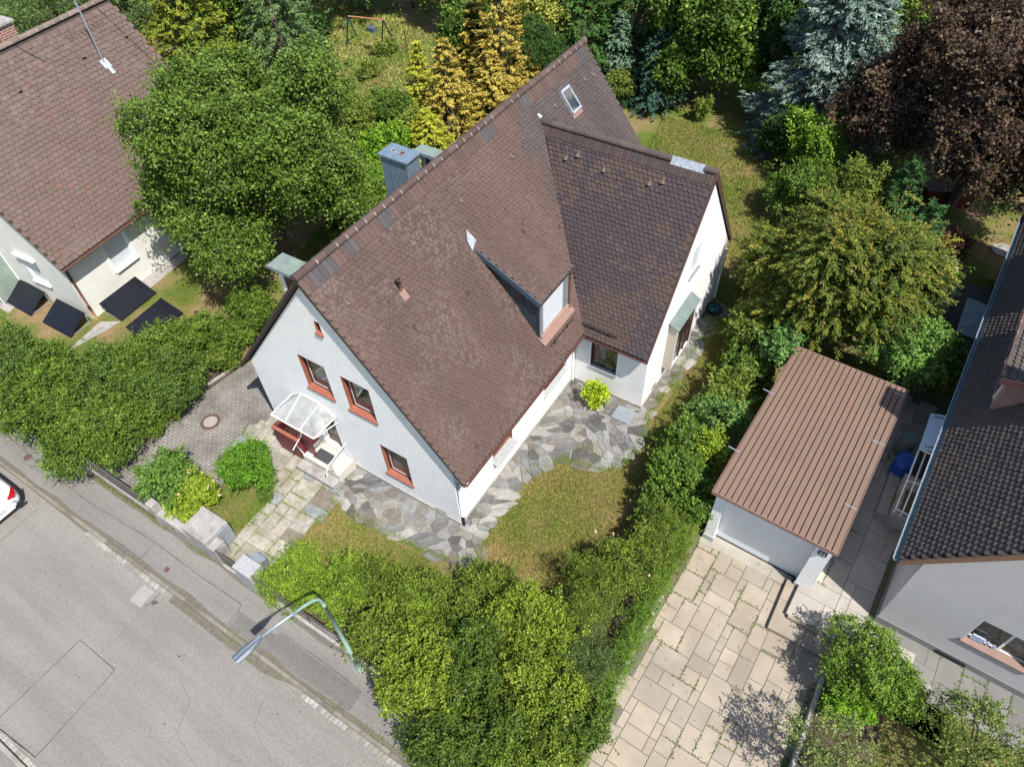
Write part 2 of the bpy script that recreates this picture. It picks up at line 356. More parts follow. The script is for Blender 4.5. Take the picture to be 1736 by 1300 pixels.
def ridge_caps(name, a, b, parent, col, r=.12, step=.36, lichc=None, mort=True):
    a = Vector(a); b = Vector(b); d = (b - a); L = d.length; d.normalize(); n = max(1, int(L / step)); st = L / n
    side = d.cross(Vector((0, 0, 1))).normalized(); up = side.cross(d).normalized()
    mb = MB()
    for i in range(n):
        k = 8; c = np.array(col) * (random.uniform(.8, 1.2)); mb.tint = tuple(c)
        p0 = a + d * (i * st - .02); p1 = a + d * ((i + 1) * st + .02); r0 = r * 1.03; r1 = r * .9
        vs = []
        for p, rr in ((p0, r0), (p1, r1)):
            for j in range(k + 1):
                t = math.pi * j / k; vs.append(p + side * (math.cos(t) * rr) + up * (math.sin(t) * rr - .02))
        mb.add(vs, [(j, j + 1, k + 2 + j, k + 1 + j) for j in range(k)] + [list(range(k + 1))])
        if mort:
            mb.tint = (.42, .38, .35); vs = []
            for p, rr in ((p1 - d * .045, r1 + .006), (p1 - d * .02, r1 + .006)):
                for j in range(k + 1):
                    t = math.pi * j / k; vs.append(p + side * (math.cos(t) * rr * (1.08)) + up * (math.sin(t) * rr - .012))
            if random.random() < .75: mb.add(vs, [(j, j + 1, k + 2 + j, k + 1 + j) for j in range(k)])
    return mb.build(name, M_TILE, parent, smooth=False)
def course(name, O, U, S, Lu, Lh, parent, cols, tw=.17):
    """row of long flat tiles just below a ridge; O at the lower edge"""
    O = Vector(O); U = Vector(U).normalized(); S = Vector(S).normalized(); N = U.cross(S); N = N if N.z > 0 else -N; mb = MB(); n = int(Lu / tw); run = 0
    for i in range(n):
        if run <= 0 and random.random() < .08: run = random.choice((2, 3, 3))
        c = cols[1] if run > 0 else cols[0]; run -= 1; g = random.uniform(.85, 1.15); mb.tint = tuple(v * g for v in c)
        o = O + U * (i * tw + .004) + S * random.uniform(-.012, .012); w_ = U * (tw - .010); l = .045
        a = [o + N * l, o + w_ + N * l, o + w_ + S * Lh + N * .03, o + S * Lh + N * .03]; b = [v - N * .018 for v in a[:2]]
        mb.add(a + b, [(0, 1, 2, 3), (4, 5, 1, 0), (4, 0, 3), (1, 5, 2)])
    return mb.build(name, M_TILE, parent)
def blendc(cols, t):
    cols = np.array(cols); t = np.clip(t, 0, .999) * (len(cols) - 1); i = t.astype(int); f = (t - i)[:, None]
    return cols[i] * (1 - f) + cols[i + 1] * f

# ------------------------------------------------------------ foliage
LEAFGAIN = (1.42, 1.46, 1.05)
def rand_dir(n):
    d = rng.normal(size=(n, 3)); return d / np.linalg.norm(d, axis=1)[:, None]
def nrmz(a): return a / (np.linalg.norm(a, axis=1)[:, None] + 1e-9)
def leaves(name, parent, P, Nn, D, ln, wd, tint, m):
    tint = np.clip(tint * np.array(LEAFGAIN), 0, 1); n = len(P); Nn = nrmz(Nn); D = D - (D * Nn).sum(1)[:, None] * Nn; D = nrmz(D); Sd = np.cross(Nn, D)
    ln = np.asarray(ln) * np.ones(n); wd = np.asarray(wd) * np.ones(n)
    fold = Nn * (wd * .18)[:, None]
    V = np.stack([P, P + D * (ln * .45)[:, None] + Sd * (wd * .5)[:, None] + fold, P + D * ln[:, None], P + D * (ln * .45)[:, None] - Sd * (wd * .5)[:, None] + fold], 1)
    fl = np.arange(n * 4); return npmesh(name, V.reshape(-1, 3), fl, np.full(n, 4), m, np.repeat(tint, 4, 0), parent=parent)
def foliage(name, parent, blobs, n, ln, wd, cols, clump=.3, per=34, gap=.25, up=.38, kind='leaf', droop=0., low=-.55, fill=.16, shoot=.1, m=None, rnd=.85, sprig=.5, ground=0., vary=.3):
    blobs = np.array(blobs, float); c = blobs[:, :3]; r = blobs[:, 3:6]
    area = (r[:, 0] * r[:, 1] + r[:, 0] * r[:, 2] + r[:, 1] * r[:, 2]); pr = area / area.sum()
    nc = int(max(14, area.sum() * 4.19 * .42 / (1.15 * clump)**2)); K = nc * 4
    bi = rng.choice(len(blobs), K, p=pr); d = rand_dir(K); d[:, 2] = np.where(d[:, 2] < low, -d[:, 2], d[:, 2])
    low_n = vnoise(c[bi] + d * r[bi], 1.1 / max(.6, clump * 3), 3)
    rad = 1 - gap * .8 * np.clip(low_n * 1.5 - .4, 0, 1) + shoot * (rng.random(K) < .12) * rng.random(K) * 1.6
    p = c[bi] + d * (r[bi] * rad[:, None] + rng.normal(0, .5, K)[:, None] * clump)
    inside = np.zeros(K, bool)
    for j in range(len(blobs)):
        q = ((p - c[j]) / (r[j] * .8)); inside |= ((q * q).sum(1) < 1) & (bi != j)
    ok = ~inside & (p[:, 2] > ground + .04); p = p[ok][:nc]; d = d[ok][:nc]; nc = len(p)
    # leaves of the clumps
    ci = rng.integers(0, nc, int(n * (1 - fill))); k = len(ci)
    csz = clump * (.6 + .8 * rng.random(nc))
    off = rng.normal(0, .46, (k, 3)) * csz[ci][:, None]; out = nrmz(d / r.mean(0)); out = out[ci]
    if kind == 'leaf':
        h = (off * out).sum(1); off = off - out * (h * .5)[:, None]
        P = p[ci] + off; P[:, 2] -= ((off**2).sum(1)) * .7 / np.maximum(csz[ci], .05)
        Nn = out * .5 + np.array([0, 0, up]) + rand_dir(k) * rnd; D = rand_dir(k) + out * .5
    else:
        ax = nrmz(d * np.array([1, 1, .35]) + np.array([0, 0, -droop]) + rand_dir(nc) * .25)[ci]
        t = rng.random(k); sp = rng.normal(0, .22, (k, 3)) * csz[ci][:, None] * (1.15 - t)[:, None]
        P = p[ci] + ax * ((t - .45) * csz[ci] * 2.2)[:, None] + sp * np.array([1, 1, .5])
        Nn = np.array([0, 0, .9]) + out * .25 + rand_dir(k) * .5; D = ax * 1.0 + rand_dir(k) * .75
    P[:, 2] = np.maximum(P[:, 2], ground + .02)
    tc = rng.random(nc); big = vnoise(p, .7 / max(.5, clump * 2), 9)
    t = np.clip(.5 * tc[ci] + .35 * big[ci] + .3 * rng.random(k), 0, 1)
    col = blendc(cols, t) * (1 + rng.normal(0, vary, (k, 1)).clip(-.5, .6)) * (.82 + .36 * tc[ci])[:, None]
    # loose sprigs standing out of the crown
    ns = int(nc * sprig); si = rng.integers(0, nc, ns); m_ = 13; dirs = nrmz(d[si] * .7 + np.array([0, 0, .45]) + rand_dir(ns) * .65); Ls = clump * rng.uniform(1.0, 2.6, ns)
    tt = np.tile(np.linspace(.15, 1, m_), ns); rr = np.repeat(np.arange(ns), m_)
    Ps = p[si][rr] + dirs[rr] * (tt * Ls[rr])[:, None] + rng.normal(0, ln * .22, (ns * m_, 3)); Ps[:, 2] -= (tt * Ls[rr])**2 * .15 / clump
    Ps[:, 2] = np.maximum(Ps[:, 2], ground + .02)
    P = np.concatenate([P, Ps]); Nn = np.concatenate([Nn, rand_dir(ns * m_) * .8 + np.array([0, 0, .6])]); D = np.concatenate([D, dirs[rr] + rand_dir(ns * m_) * 1.1])
    col = np.concatenate([col, blendc(cols, np.clip(.45 + .5 * rng.random(ns)[rr] + .1 * rng.random(ns * m_), 0, 1))]); k = len(P)
    # inner fill, coloured darker to put the crown's inner shade into the leaves
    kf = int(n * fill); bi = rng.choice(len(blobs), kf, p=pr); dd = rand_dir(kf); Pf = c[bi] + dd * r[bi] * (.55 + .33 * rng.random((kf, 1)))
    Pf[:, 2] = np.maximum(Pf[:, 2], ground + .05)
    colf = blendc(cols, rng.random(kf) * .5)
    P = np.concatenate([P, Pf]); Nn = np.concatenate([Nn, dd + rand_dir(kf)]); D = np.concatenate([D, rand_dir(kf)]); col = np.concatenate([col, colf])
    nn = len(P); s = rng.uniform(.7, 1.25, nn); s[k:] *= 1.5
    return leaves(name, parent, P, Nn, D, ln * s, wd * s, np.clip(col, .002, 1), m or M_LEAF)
def limbs(name, parent, base, tips, r, mname=None, trunk_top=None):
    mb = MB(); base = Vector(base); tt = Vector(trunk_top) if trunk_top else None
    if tt is None:
        tt = sum((Vector(t) for t in tips), Vector()) / len(tips)
    mid = base.lerp(tt, .5) + Vector((random.uniform(-.1, .1), random.uniform(-.1, .1), 0)) * 1.5
    mb.tube([base, mid, tt], r, 9, r2=r * .55)
    for t in tips:
        t = Vector(t); s = base.lerp(tt, random.uniform(.45, .95)); m_ = s.lerp(t, .5) + Vector((0, 0, -.15)) * (t - s).length * .3
        mb.tube([s, m_, t], r * .42, 6, r2=r * .1)
    return mb.build(name, mname or M_BARK, parent, smooth=True)
GREEN = [(.035, .065, .012), (.065, .115, .018), (.11, .175, .032)]
MAPLE = [(.045, .078, .014), (.075, .125, .022), (.125, .18, .038)]
DEEP = [(.012, .035, .010), (.025, .06, .015), (.05, .10, .02)]
LIME = [(.10, .16, .015), (.17, .24, .025), (.27, .31, .04)]
GOLD = [(.12, .105, .018), (.27, .205, .045), (.40, .305, .085)]
OLIVE = [(.06, .09, .018), (.11, .15, .03), (.18, .21, .05)]
BLUE = [(.04, .068, .072), (.095, .14, .16), (.20, .26, .29)]
BEECH = [(.034, .019, .019), (.060, .036, .032), (.098, .066, .052)]
THUJA = [(.032, .058, .010), (.055, .085, .015), (.09, .115, .02), (.19, .155, .03)]
VARIE = [(.22, .28, .12), (.40, .45, .25), (.6, .62, .42)]
DARKC = [(.010, .028, .012), (.02, .05, .018), (.035, .075, .025)]
def plant(kind_name, label, cat, px, py, hc, rpx, h, cols, n, ln, wd, lobes=6, group=None, flat=1., clump=.3, xy=None, rad=None, squash=None, **kw):
    """deciduous crown: crown centre at height hc seen at (px,py); horizontal radius rpx photo px; crown half-height h"""
    random.seed(sum(ord(ch) * (i + 1) for i, ch in enumerate(label)))
    if xy is None:
        cx, cy, cz = G(px, py, hc)
        dist = math.dist((cx, cy, cz), CAM); r0 = rpx * dist / F_PX
    else: cx, cy = xy; cz = hc; r0 = rad
    t = thing(kind_name, label, cat, (cx, cy, kw.get('ground', 0.)), 0, group); g0 = kw.get('ground', 0.)
    rx, ry = (r0, r0) if squash is None else (r0 * squash[0], r0 * squash[1])
    blobs = [(0, 0, cz - g0, rx * .66, ry * .66, h * .74)]
    for i in range(lobes):
        a = 2 * math.pi * (i * 1.618 + random.random() * .5); e = random.uniform(-.55, .95); q = random.uniform(.42, .72)
        blobs.append((math.cos(a) * rx * q * (1 - .35 * max(e, 0)), math.sin(a) * ry * q * (1 - .35 * max(e, 0)), cz - g0 + e * h * .6, rx * random.uniform(.28, .46), ry * random.uniform(.28, .46), h * random.uniform(.26, .46)))
    kw2 = dict(kw); kw2['ground'] = 0.
    foliage('crown', t, blobs, n, ln, wd, cols, clump=clump, **kw2)
    tips = [tuple(Vector(b[:3]) + Vector((random.uniform(-.3, .3), random.uniform(-.3, .3), random.uniform(0, .5))) * b[3]) for b in blobs[1:]]
    limbs('trunk', t, (0, 0, -.05), tips, max(.03, r0 * .045), trunk_top=(0, 0, max(.2, cz - g0)))
    return t
def conifer(kind_name, label, cat, px, py, hc, rad, H, cols, n, ln, wd, group=None, droop=.35, clump=.35, xy=None, power=.85, **kw):
    """conical crown of height H and base radius rad; the point at height hc of its axis is seen at (px,py)"""
    if xy is None: cx, cy, _ = G(px, py, hc)
    else: cx, cy = xy
    t = thing(kind_name, label, cat, (cx, cy, 0), 0, group)
    per = 30; nc = int(n / per); u = rng.random(nc) ** .75; z = .15 + (1 - u) * 0
    # heights weighted to the wide bottom
    z = H * (1 - rng.random(nc) ** .64) ; z = np.clip(z + .15, .12, H * .985)
    layer = rng.normal(0, .02, nc)
    R0 = rad * np.clip(1 - z / H, .02, 1) ** power * (1 + .12 * np.sin(z * 7 / max(1, H / 6))) * (.78 + .3 * rng.random(nc))
    a = rng.random(nc) * 2 * np.pi; lob = 1 + .12 * np.sin(a * 5 + z * 2.1) + .1 * np.sin(a * 3 - z * 1.3)
    p = np.stack([np.cos(a) * R0 * lob, np.sin(a) * R0 * lob, z], 1); d = np.stack([np.cos(a), np.sin(a), np.full(nc, .25)], 1)
    ci = rng.integers(0, nc, n); csz = clump * (.6 + .8 * rng.random(nc)) * (.45 + .55 * np.clip(1 - z / H, 0, 1))
    ax = nrmz(d + np.array([0, 0, -droop]) + rand_dir(nc) * .25)[ci]; tt = rng.random(n)
    P = p[ci] + ax * ((tt - .65) * csz[ci] * 2.2)[:, None] + rng.normal(0, .25, (n, 3)) * (csz[ci] * (1.15 - tt))[:, None] * np.array([1, 1, .45])
    P[:, 2] = np.clip(P[:, 2], .03, H + .1)
    Nn = np.array([0, 0, .8]) + d[ci] * .35 + rand_dir(n) * .5; D = ax + rand_dir(n) * .7
    tc = rng.random(nc); q = np.clip(.45 * tc[ci] + .35 * rng.random(n) + .3 * tt, 0, 1)
    col = blendc(cols, q) * (1 + rng.normal(0, .2, (n, 1)).clip(-.5, .6))
    s = rng.uniform(.7, 1.25, n); leaves('crown', t, P, Nn, D, ln * s, wd * s, np.clip(col, .002, 1), M_NEEDLE)
    mb = MB(); mb.tube([(0, 0, -.05), (.03, .02, H * .5), (0, 0, H * .97)], max(.03, rad * .035), 8, r2=.006)
    # dense twig cone behind the outer sprays
    mb.lathe([(rad * .3, .12), (rad * .28, H * .12), (rad * .08, H * .5), (.01, H * .8)], n=12)
    mb.build('trunk', M_BARK, t, smooth=True)
    return t

# ============================================================ GROUND
def ground_sheet(name, polys, m, z=None, kind='structure', sub=None):
    mb = MB()
    for p in polys: mb.sheet([(q[0], q[1], q[2] if len(q) > 2 else z) for q in p])
    o = mb.build(name, m); return tag(o, kind=kind)
ZR, ZP, ZD = -.36, -.25, -.28
# garden level sheet (0) everywhere behind the fence except the driveway, road level in front
XD0, XD1 = 6.45, 10.9
ground_sheet('ground', [[(-300, -4.9, -.004), (XD0, -4.9, -.004), (XD0, 4.2, -.004), (9.7, 4.1, -.004), (9.7, 2.5, -.004), (14.0, 2.34, -.004), (14.0, 1.2, -.004), (11.0, 1.3, -.004), (11.0, -4.9, -.004), (400, -4.9, -.004), (400, 600, -.004), (-300, 600, -.004)],
                        [(-300, -300, ZR - .01), (400, -300, ZR - .01), (400, -4.9, ZR - .01), (-300, -4.9, ZR - .01)]], M_GRASS)
ground_sheet('road', [[(-120, -11.7, ZR), (120, -11.7, ZR), (120, -6.42, ZR), (-120, -6.42, ZR)]], M_ROAD)
mb = MB(); mb.box(-120, -6.3, -.6, 120, -4.98, ZP); mb.box(-120, -14.5, -.6, 120, -11.85, ZP); tag(mb.build('pavement', M_PAVE), kind='structure')
# kerb stones
mb = MB(); x = -60.
while x < 30:
    L = random.uniform(.8, 1.1); mb.tint = tuple(np.array((.225, .208, .17)) * random.uniform(.75, 1.15))
    mb.bbox(x, -6.42, -.6, x + L - .012, -6.302, ZP + .004 + random.uniform(0, .004), .012); x += L
x = -20.
while x < 12:
    L = random.uniform(.8, 1.1); mb.tint = tuple(np.array((.32, .305, .27)) * random.uniform(.85, 1.12))
    mb.bbox(x, -11.848, -.6, x + L - .012, -11.72, ZP + .004, .012); x += L
tag(mb.build('kerb', M_STONE), kind='structure')
# granite setts in the gutter
mb = MB()
for (xa, xb, y0) in ((-10.5, -6.6, -6.43), (-.9, 4.5, -6.43), (-9, -3, -11.71)):
    x = xa
    while x < xb:
        L = random.uniform(.13, .19); g = random.uniform(.75, 1.15); mb.tint = (.36 * g, .345 * g, .32 * g)
        s = 1 if y0 < -10 else -1; ya, yb = sorted((y0, y0 + s * random.uniform(.13, .16)))
        mb.bbox(x, ya, -.5, x + L - .02, yb, ZR + .012 + random.uniform(0, .008), .015); x += L
tag(mb.build('gutter_setts', M_STONE), kind='structure')
# sealed seams and repair patches
def strip(mb, pts, wd, z, jit=.006):
    out = []
    for i in range(len(pts) - 1):
        a = Vector(pts[i][:2]); b = Vector(pts[i + 1][:2]); n = max(2, int((b - a).length / .25)); d = (b - a).normalized(); q = Vector((-d.y, d.x)); prev = None
        for k in range(n + 1):
            c = a.lerp(b, k / n) + q * random.uniform(-jit, jit) * (0 if k in (0, n) else 1); ww = wd * random.uniform(.55, 1.3)
            cur = (c + q * ww / 2, c - q * ww / 2)
            if prev: mb.sheet([(prev[1].x, prev[1].y, z), (cur[1].x, cur[1].y, z), (cur[0].x, cur[0].y, z), (prev[0].x, prev[0].y, z)])
            prev = cur
def gp(z, *pp): return [G(x, y, z) for x, y in pp]
mb = MB()
for p in (gp(ZR, (136, 1084), (195, 1135), (60, 1283), (0, 1235)), gp(ZR, (136, 1084), (0, 1215)), gp(ZR, (228, 1010), (250, 1026), (273, 1004)), gp(ZR, (0, 917), (65, 862)), gp(ZR, (60, 1283), (0, 1235))): strip(mb, p, .022, ZR + .004)
for p in (gp(ZR, (330, 1300), (300, 1240), (322, 1190), (305, 1150)), gp(ZR, (60, 960), (110, 1000), (120, 1050)), gp(ZR, (450, 1180), (430, 1230), (460, 1290)), gp(ZR, (250, 1026), (205, 1075), (170, 1106)), gp(ZR, (210, 960), (248, 985))): strip(mb, p, .008, ZR + .004, .02)
for p in (gp(ZP, (0, 727), (60, 780), (150, 850), (263, 919), (330, 970), (409, 1024), (404, 1036), (465, 1078), (476, 1072), (560, 1130), (612, 1172), (590, 1205)), gp(ZP, (-200, 590), (0, 727))): strip(mb, p, .024, ZP + .004)
for p in (gp(ZP, (263, 919), (238, 946)), gp(ZP, (404, 1036), (385, 1060))): strip(mb, p, .02, ZP + .004)
tag(mb.build('road_seams', M_SEAM), kind='structure')
ground_sheet('pavement_patch', [gp(ZP + .0035, (407, 1040), (465, 1080), (476, 1074), (610, 1172), (590, 1203), (500, 1140), (388, 1062))], M_PAVE2)
ground_sheet('road_patch', [gp(ZR + .0035, (137, 1086), (193, 1135), (60, 1281), (2, 1236), (2, 1215))], M_ROAD)
mb = MB()
def blot(mb, cx, cy, rx, ry, z, rot=0, n=18):
    mb.sheet([(cx + math.cos(rot) * rx * math.cos(a) * k - math.sin(rot) * ry * math.sin(a) * k, cy + math.sin(rot) * rx * math.cos(a) * k + math.cos(rot) * ry * math.sin(a) * k, z) for a, k in ((2 * math.pi * i / n, random.uniform(.7, 1.2)) for i in range(n))])
for px, py, a, b, r in ((262, 1021, .12, .07, .6), (304, 1112, .05, .03, .7), (312, 1111, .03, .02, .7), (279, 1226, .03, .04, 0), (97, 1013, .02, .02, 0), (100, 1057, .02, .02, 0), (371, 1133, .02, .02, 0), (470, 1210, .03, .02, 0)):
    x, y, _ = G(px, py, ZR); blot(mb, x, y, a, b, ZR + .0045, r)
tag(mb.build('oil_stains', M_SEAM), kind='structure')
mb = MB()                                     # dirty strip along the kerb
x = -60.
while x < 20:
    wdt = max(0, vnoise(np.array([[x, 0, 0.]]), .5, 4)[0] - .45) * .55; x2 = x + .3; wd2 = max(0, vnoise(np.array([[x2, 0, 0.]]), .5, 4)[0] - .45) * .55
    if -1.4 < x < 4.7 or -10.7 < x < -6.5: wdt = wd2 = 0
    if wdt > .01 or wd2 > .01: mb.sheet([(x, -6.421 - wdt, ZR + .004), (x2, -6.421 - wd2, ZR + .004), (x2, -6.421, ZR + .004), (x, -6.421, ZR + .004)])
    x = x2
x = -20.
while x < 14:
    w1 = .05 + .13 * vnoise(np.array([[x, 3., 0.]]), .9, 14)[0]; w2 = .05 + .13 * vnoise(np.array([[x + .25, 3., 0.]]), .9, 14)[0]
    mb.sheet([(x, -6.30, ZP + .0042), (x + .25, -6.30, ZP + .0042), (x + .25, -6.30 + w2, ZP + .0042), (x, -6.30 + w1, ZP + .0042)]); x += .25
x = -14.
while x < 6.4:
    w1 = .03 + .16 * vnoise(np.array([[x, 5., 0.]]), 1.1, 15)[0]; w2 = .03 + .16 * vnoise(np.array([[x + .25, 5., 0.]]), 1.1, 15)[0]
    mb.sheet([(x, -4.98 - w1, ZP + .0042), (x + .25, -4.98 - w2, ZP + .0042), (x + .25, -4.98, ZP + .0042), (x, -4.98, ZP + .0042)]); x += .25
tag(mb.build('gutter_dirt', M_DIRT), kind='structure')

# ---------------- slabs of the driveway and patio
JOINTS = []
def slab_field(name, poly_keep, x0, y0, x1, y1, z, ang, org, cols, seed, m, cell=.5, gapw=.012, szs=((1, 1), (2, 1), (1, 2), (2, 1), (1, 2), (1.0, 1)), zjit=.006):
    rnd = random.Random(seed); nx = int((x1 - x0) / (cell / 2)) + 1; ny = int((y1 - y0) / (cell / 2)) + 1
    used = set(); ca, sa = math.cos(ang), math.sin(ang); mb = MB(); k = cell / 2
    opts = [(3, 2), (2, 3), (2, 2), (4, 2), (2, 4), (3, 3), (4, 3), (3, 4)]
    for j in range(ny):
        for i in range(nx):
            if (i, j) in used: continue
            rnd.shuffle(opts); ch = (1, 1)
            for (a, b) in opts + [(2, 1), (1, 2), (1, 1)]:
                if all((i + p, j + q) not in used and i + p < nx and j + q < ny for p in range(a) for q in range(b)):
                    ch = (a, b); break
            a, b = ch
            for p in range(a):
                for q in range(b): used.add((i + p, j + q))
            xa, ya, xb, yb = x0 + i * k + gapw / 2, y0 + j * k + gapw / 2, x0 + (i + a) * k - gapw / 2, y0 + (j + b) * k - gapw / 2
            def tr(x, y): return org[0] + ca * x - sa * y, org[1] + sa * x + ca * y
            c = tr((xa + xb) / 2, (ya + yb) / 2)
            if not poly_keep(*c): continue
            g = rnd.uniform(.92, 1.07); cc = rnd.choice(cols); mb.tint = tuple(v * g for v in cc); zz = z + rnd.uniform(0, zjit); e = .006
            JOINTS.extend([(tr(xa, ya), tr(xb, ya), z, name), (tr(xa, ya), tr(xa, yb), z, name)])
            P0 = [tr(xa, ya), tr(xb, ya), tr(xb, yb), tr(xa, yb)]; P1 = [tr(xa + e, ya + e), tr(xb - e, ya + e), tr(xb - e, yb - e), tr(xa + e, yb - e)]
            vs = [(x, y, z - .03) for x, y in P0] + [(x, y, zz - .005) for x, y in P0] + [(x, y, zz) for x, y in P1]
            mb.add(vs, [(0, 1, 5, 4), (1, 2, 6, 5), (2, 3, 7, 6), (3, 0, 4, 7), (4, 5, 9, 8), (5, 6, 10, 9), (6, 7, 11, 10), (7, 4, 8, 11), (8, 9, 10, 11)])
    return tag(mb.build(name, m), kind='structure')
GY = -.036
SANDY = [(.36, .305, .24), (.345, .295, .235), (.37, .315, .25), (.32, .28, .23), (.355, .30, .232)]
def in_drive(x, y): return x > XD0 + .05 and (x < 9.40 or (y < 1.45 and x < 10.95)) and -4.95 < y < 4.05
slab_field('driveway', in_drive, -.5, -9, 5.1, .7, ZD, GY, (6.43, 3.55), SANDY, 3, M_SLAB, cell=.44, gapw=.02)
ground_sheet('driveway_bed', [[(XD0, -5.3, ZD - .012), (11.0, -5.3, ZD - .012), (11.0, 1.32, ZD - .012), (9.34, 1.36, ZD - .012), (9.30, 4.3, ZD - .012), (6.4, 4.3, ZD - .012)]], M_JOINT)
mb = MB(); mb.tint = (.36, .33, .28)        # threshold of the garage
mb.bbox(6.55, 3.52, -.6, 9.27, 4.2, ZD + .018, .01)
tag(mb.build('garage_threshold', M_SLAB), kind='structure')
def in_patio(x, y): return x > 9.95 and x < 14.5 and y > 2.62 - .0 * x and not (x > 11.74 and y > 3.55)
PATIO = [(.42, .385, .34), (.38, .35, .31), (.45, .41, .36)]
slab_field('patio', lambda x, y: (x > 9.72 and x < 11.72 and y > 2.55 and y < 12.5) or (x > 11.7 and x < 12.6 and 2.62 < y < 3.55), -.15, -1.1, 5.6, 9.4, .02, GY, (9.78, 3.62), PATIO, 8, M_SLAB, cell=.56)
ground_sheet('patio_bed', [[(9.66, 2.5, .004), (15.6, 2.3, .004), (15.7, 3.6, .004), (11.7, 3.75, .004), (12.1, 13.2, .004), (9.9, 13.2, .004), (9.68, 3.5, .004)]], M_JOINT)
# steps between driveway and patio
mb = MB()
def lstep(mb, x0, x1, y0, ytop, z, zb, xr, ylow):
    mb.tint = tuple(np.array((.52, .45, .36)) * random.uniform(.92, 1.05))
def slabrow(mb, xa, xb, ya, yb, z, zb, L, along='x'):
    if along == 'x':
        x = xa
        while x < xb - .05:
            x2 = min(xb, x + L * random.uniform(.8, 1.2)); mb.tint = tuple(np.array((.36, .305, .24)) * random.uniform(.85, 1.05)); mb.bbox(x + .004, ya, zb, x2 - .004, yb, z, .012); x = x2
    else:
        y = ya
        while y < yb - .05:
            y2 = min(yb, y + L * random.uniform(.8, 1.2)); mb.tint = tuple(np.array((.36, .305, .24)) * random.uniform(.85, 1.05)); mb.bbox(xa, y + .004, zb, xb, y2 - .004, z, .012); y = y2
slabrow(mb, 9.30, 9.66, 1.98, 3.66, -.13, -.5, .9, 'y')
slabrow(mb, 9.30, 13.6, 1.94, 2.46, -.131, -.5, .85)
slabrow(mb, 9.36, 11.9, 1.34, 1.93, -.262, -.5, .8)
slabrow(mb, 9.665, 9.78, 2.47, 3.62, .012, -.5, .9, 'y')
slabrow(mb, 9.665, 14.2, 2.465, 2.58, .013, -.5, .9)
tag(mb.build('patio_steps', M_SLAB), kind='structure')
# kerb between the driveway and the planted strip, path along the right house
mb = MB(); mb.tint = (.42, .39, .34)
mb.bbox(10.99, -5, -.6, 11.09, 1.33, .03, .01); mb.bbox(6.33, -4.95, -.6, 6.44, 1.2, .0, .01)
tag(mb.build('edging_stones', M_SLAB), kind='structure')
slab_field('side_path', lambda x, y: x > 12.55, 0, 0, 8, 1.35, .012, GY, (12.3, 2.2), [(.20, .195, .18), (.175, .17, .16)], 5, M_SLAB, cell=.6)
ground_sheet('side_path_bed', [[(12.0, 2.15, .001), (20, 1.85, .001), (20, 3.0, .001), (12.0, 3.4, .001)]], M_JOINT)

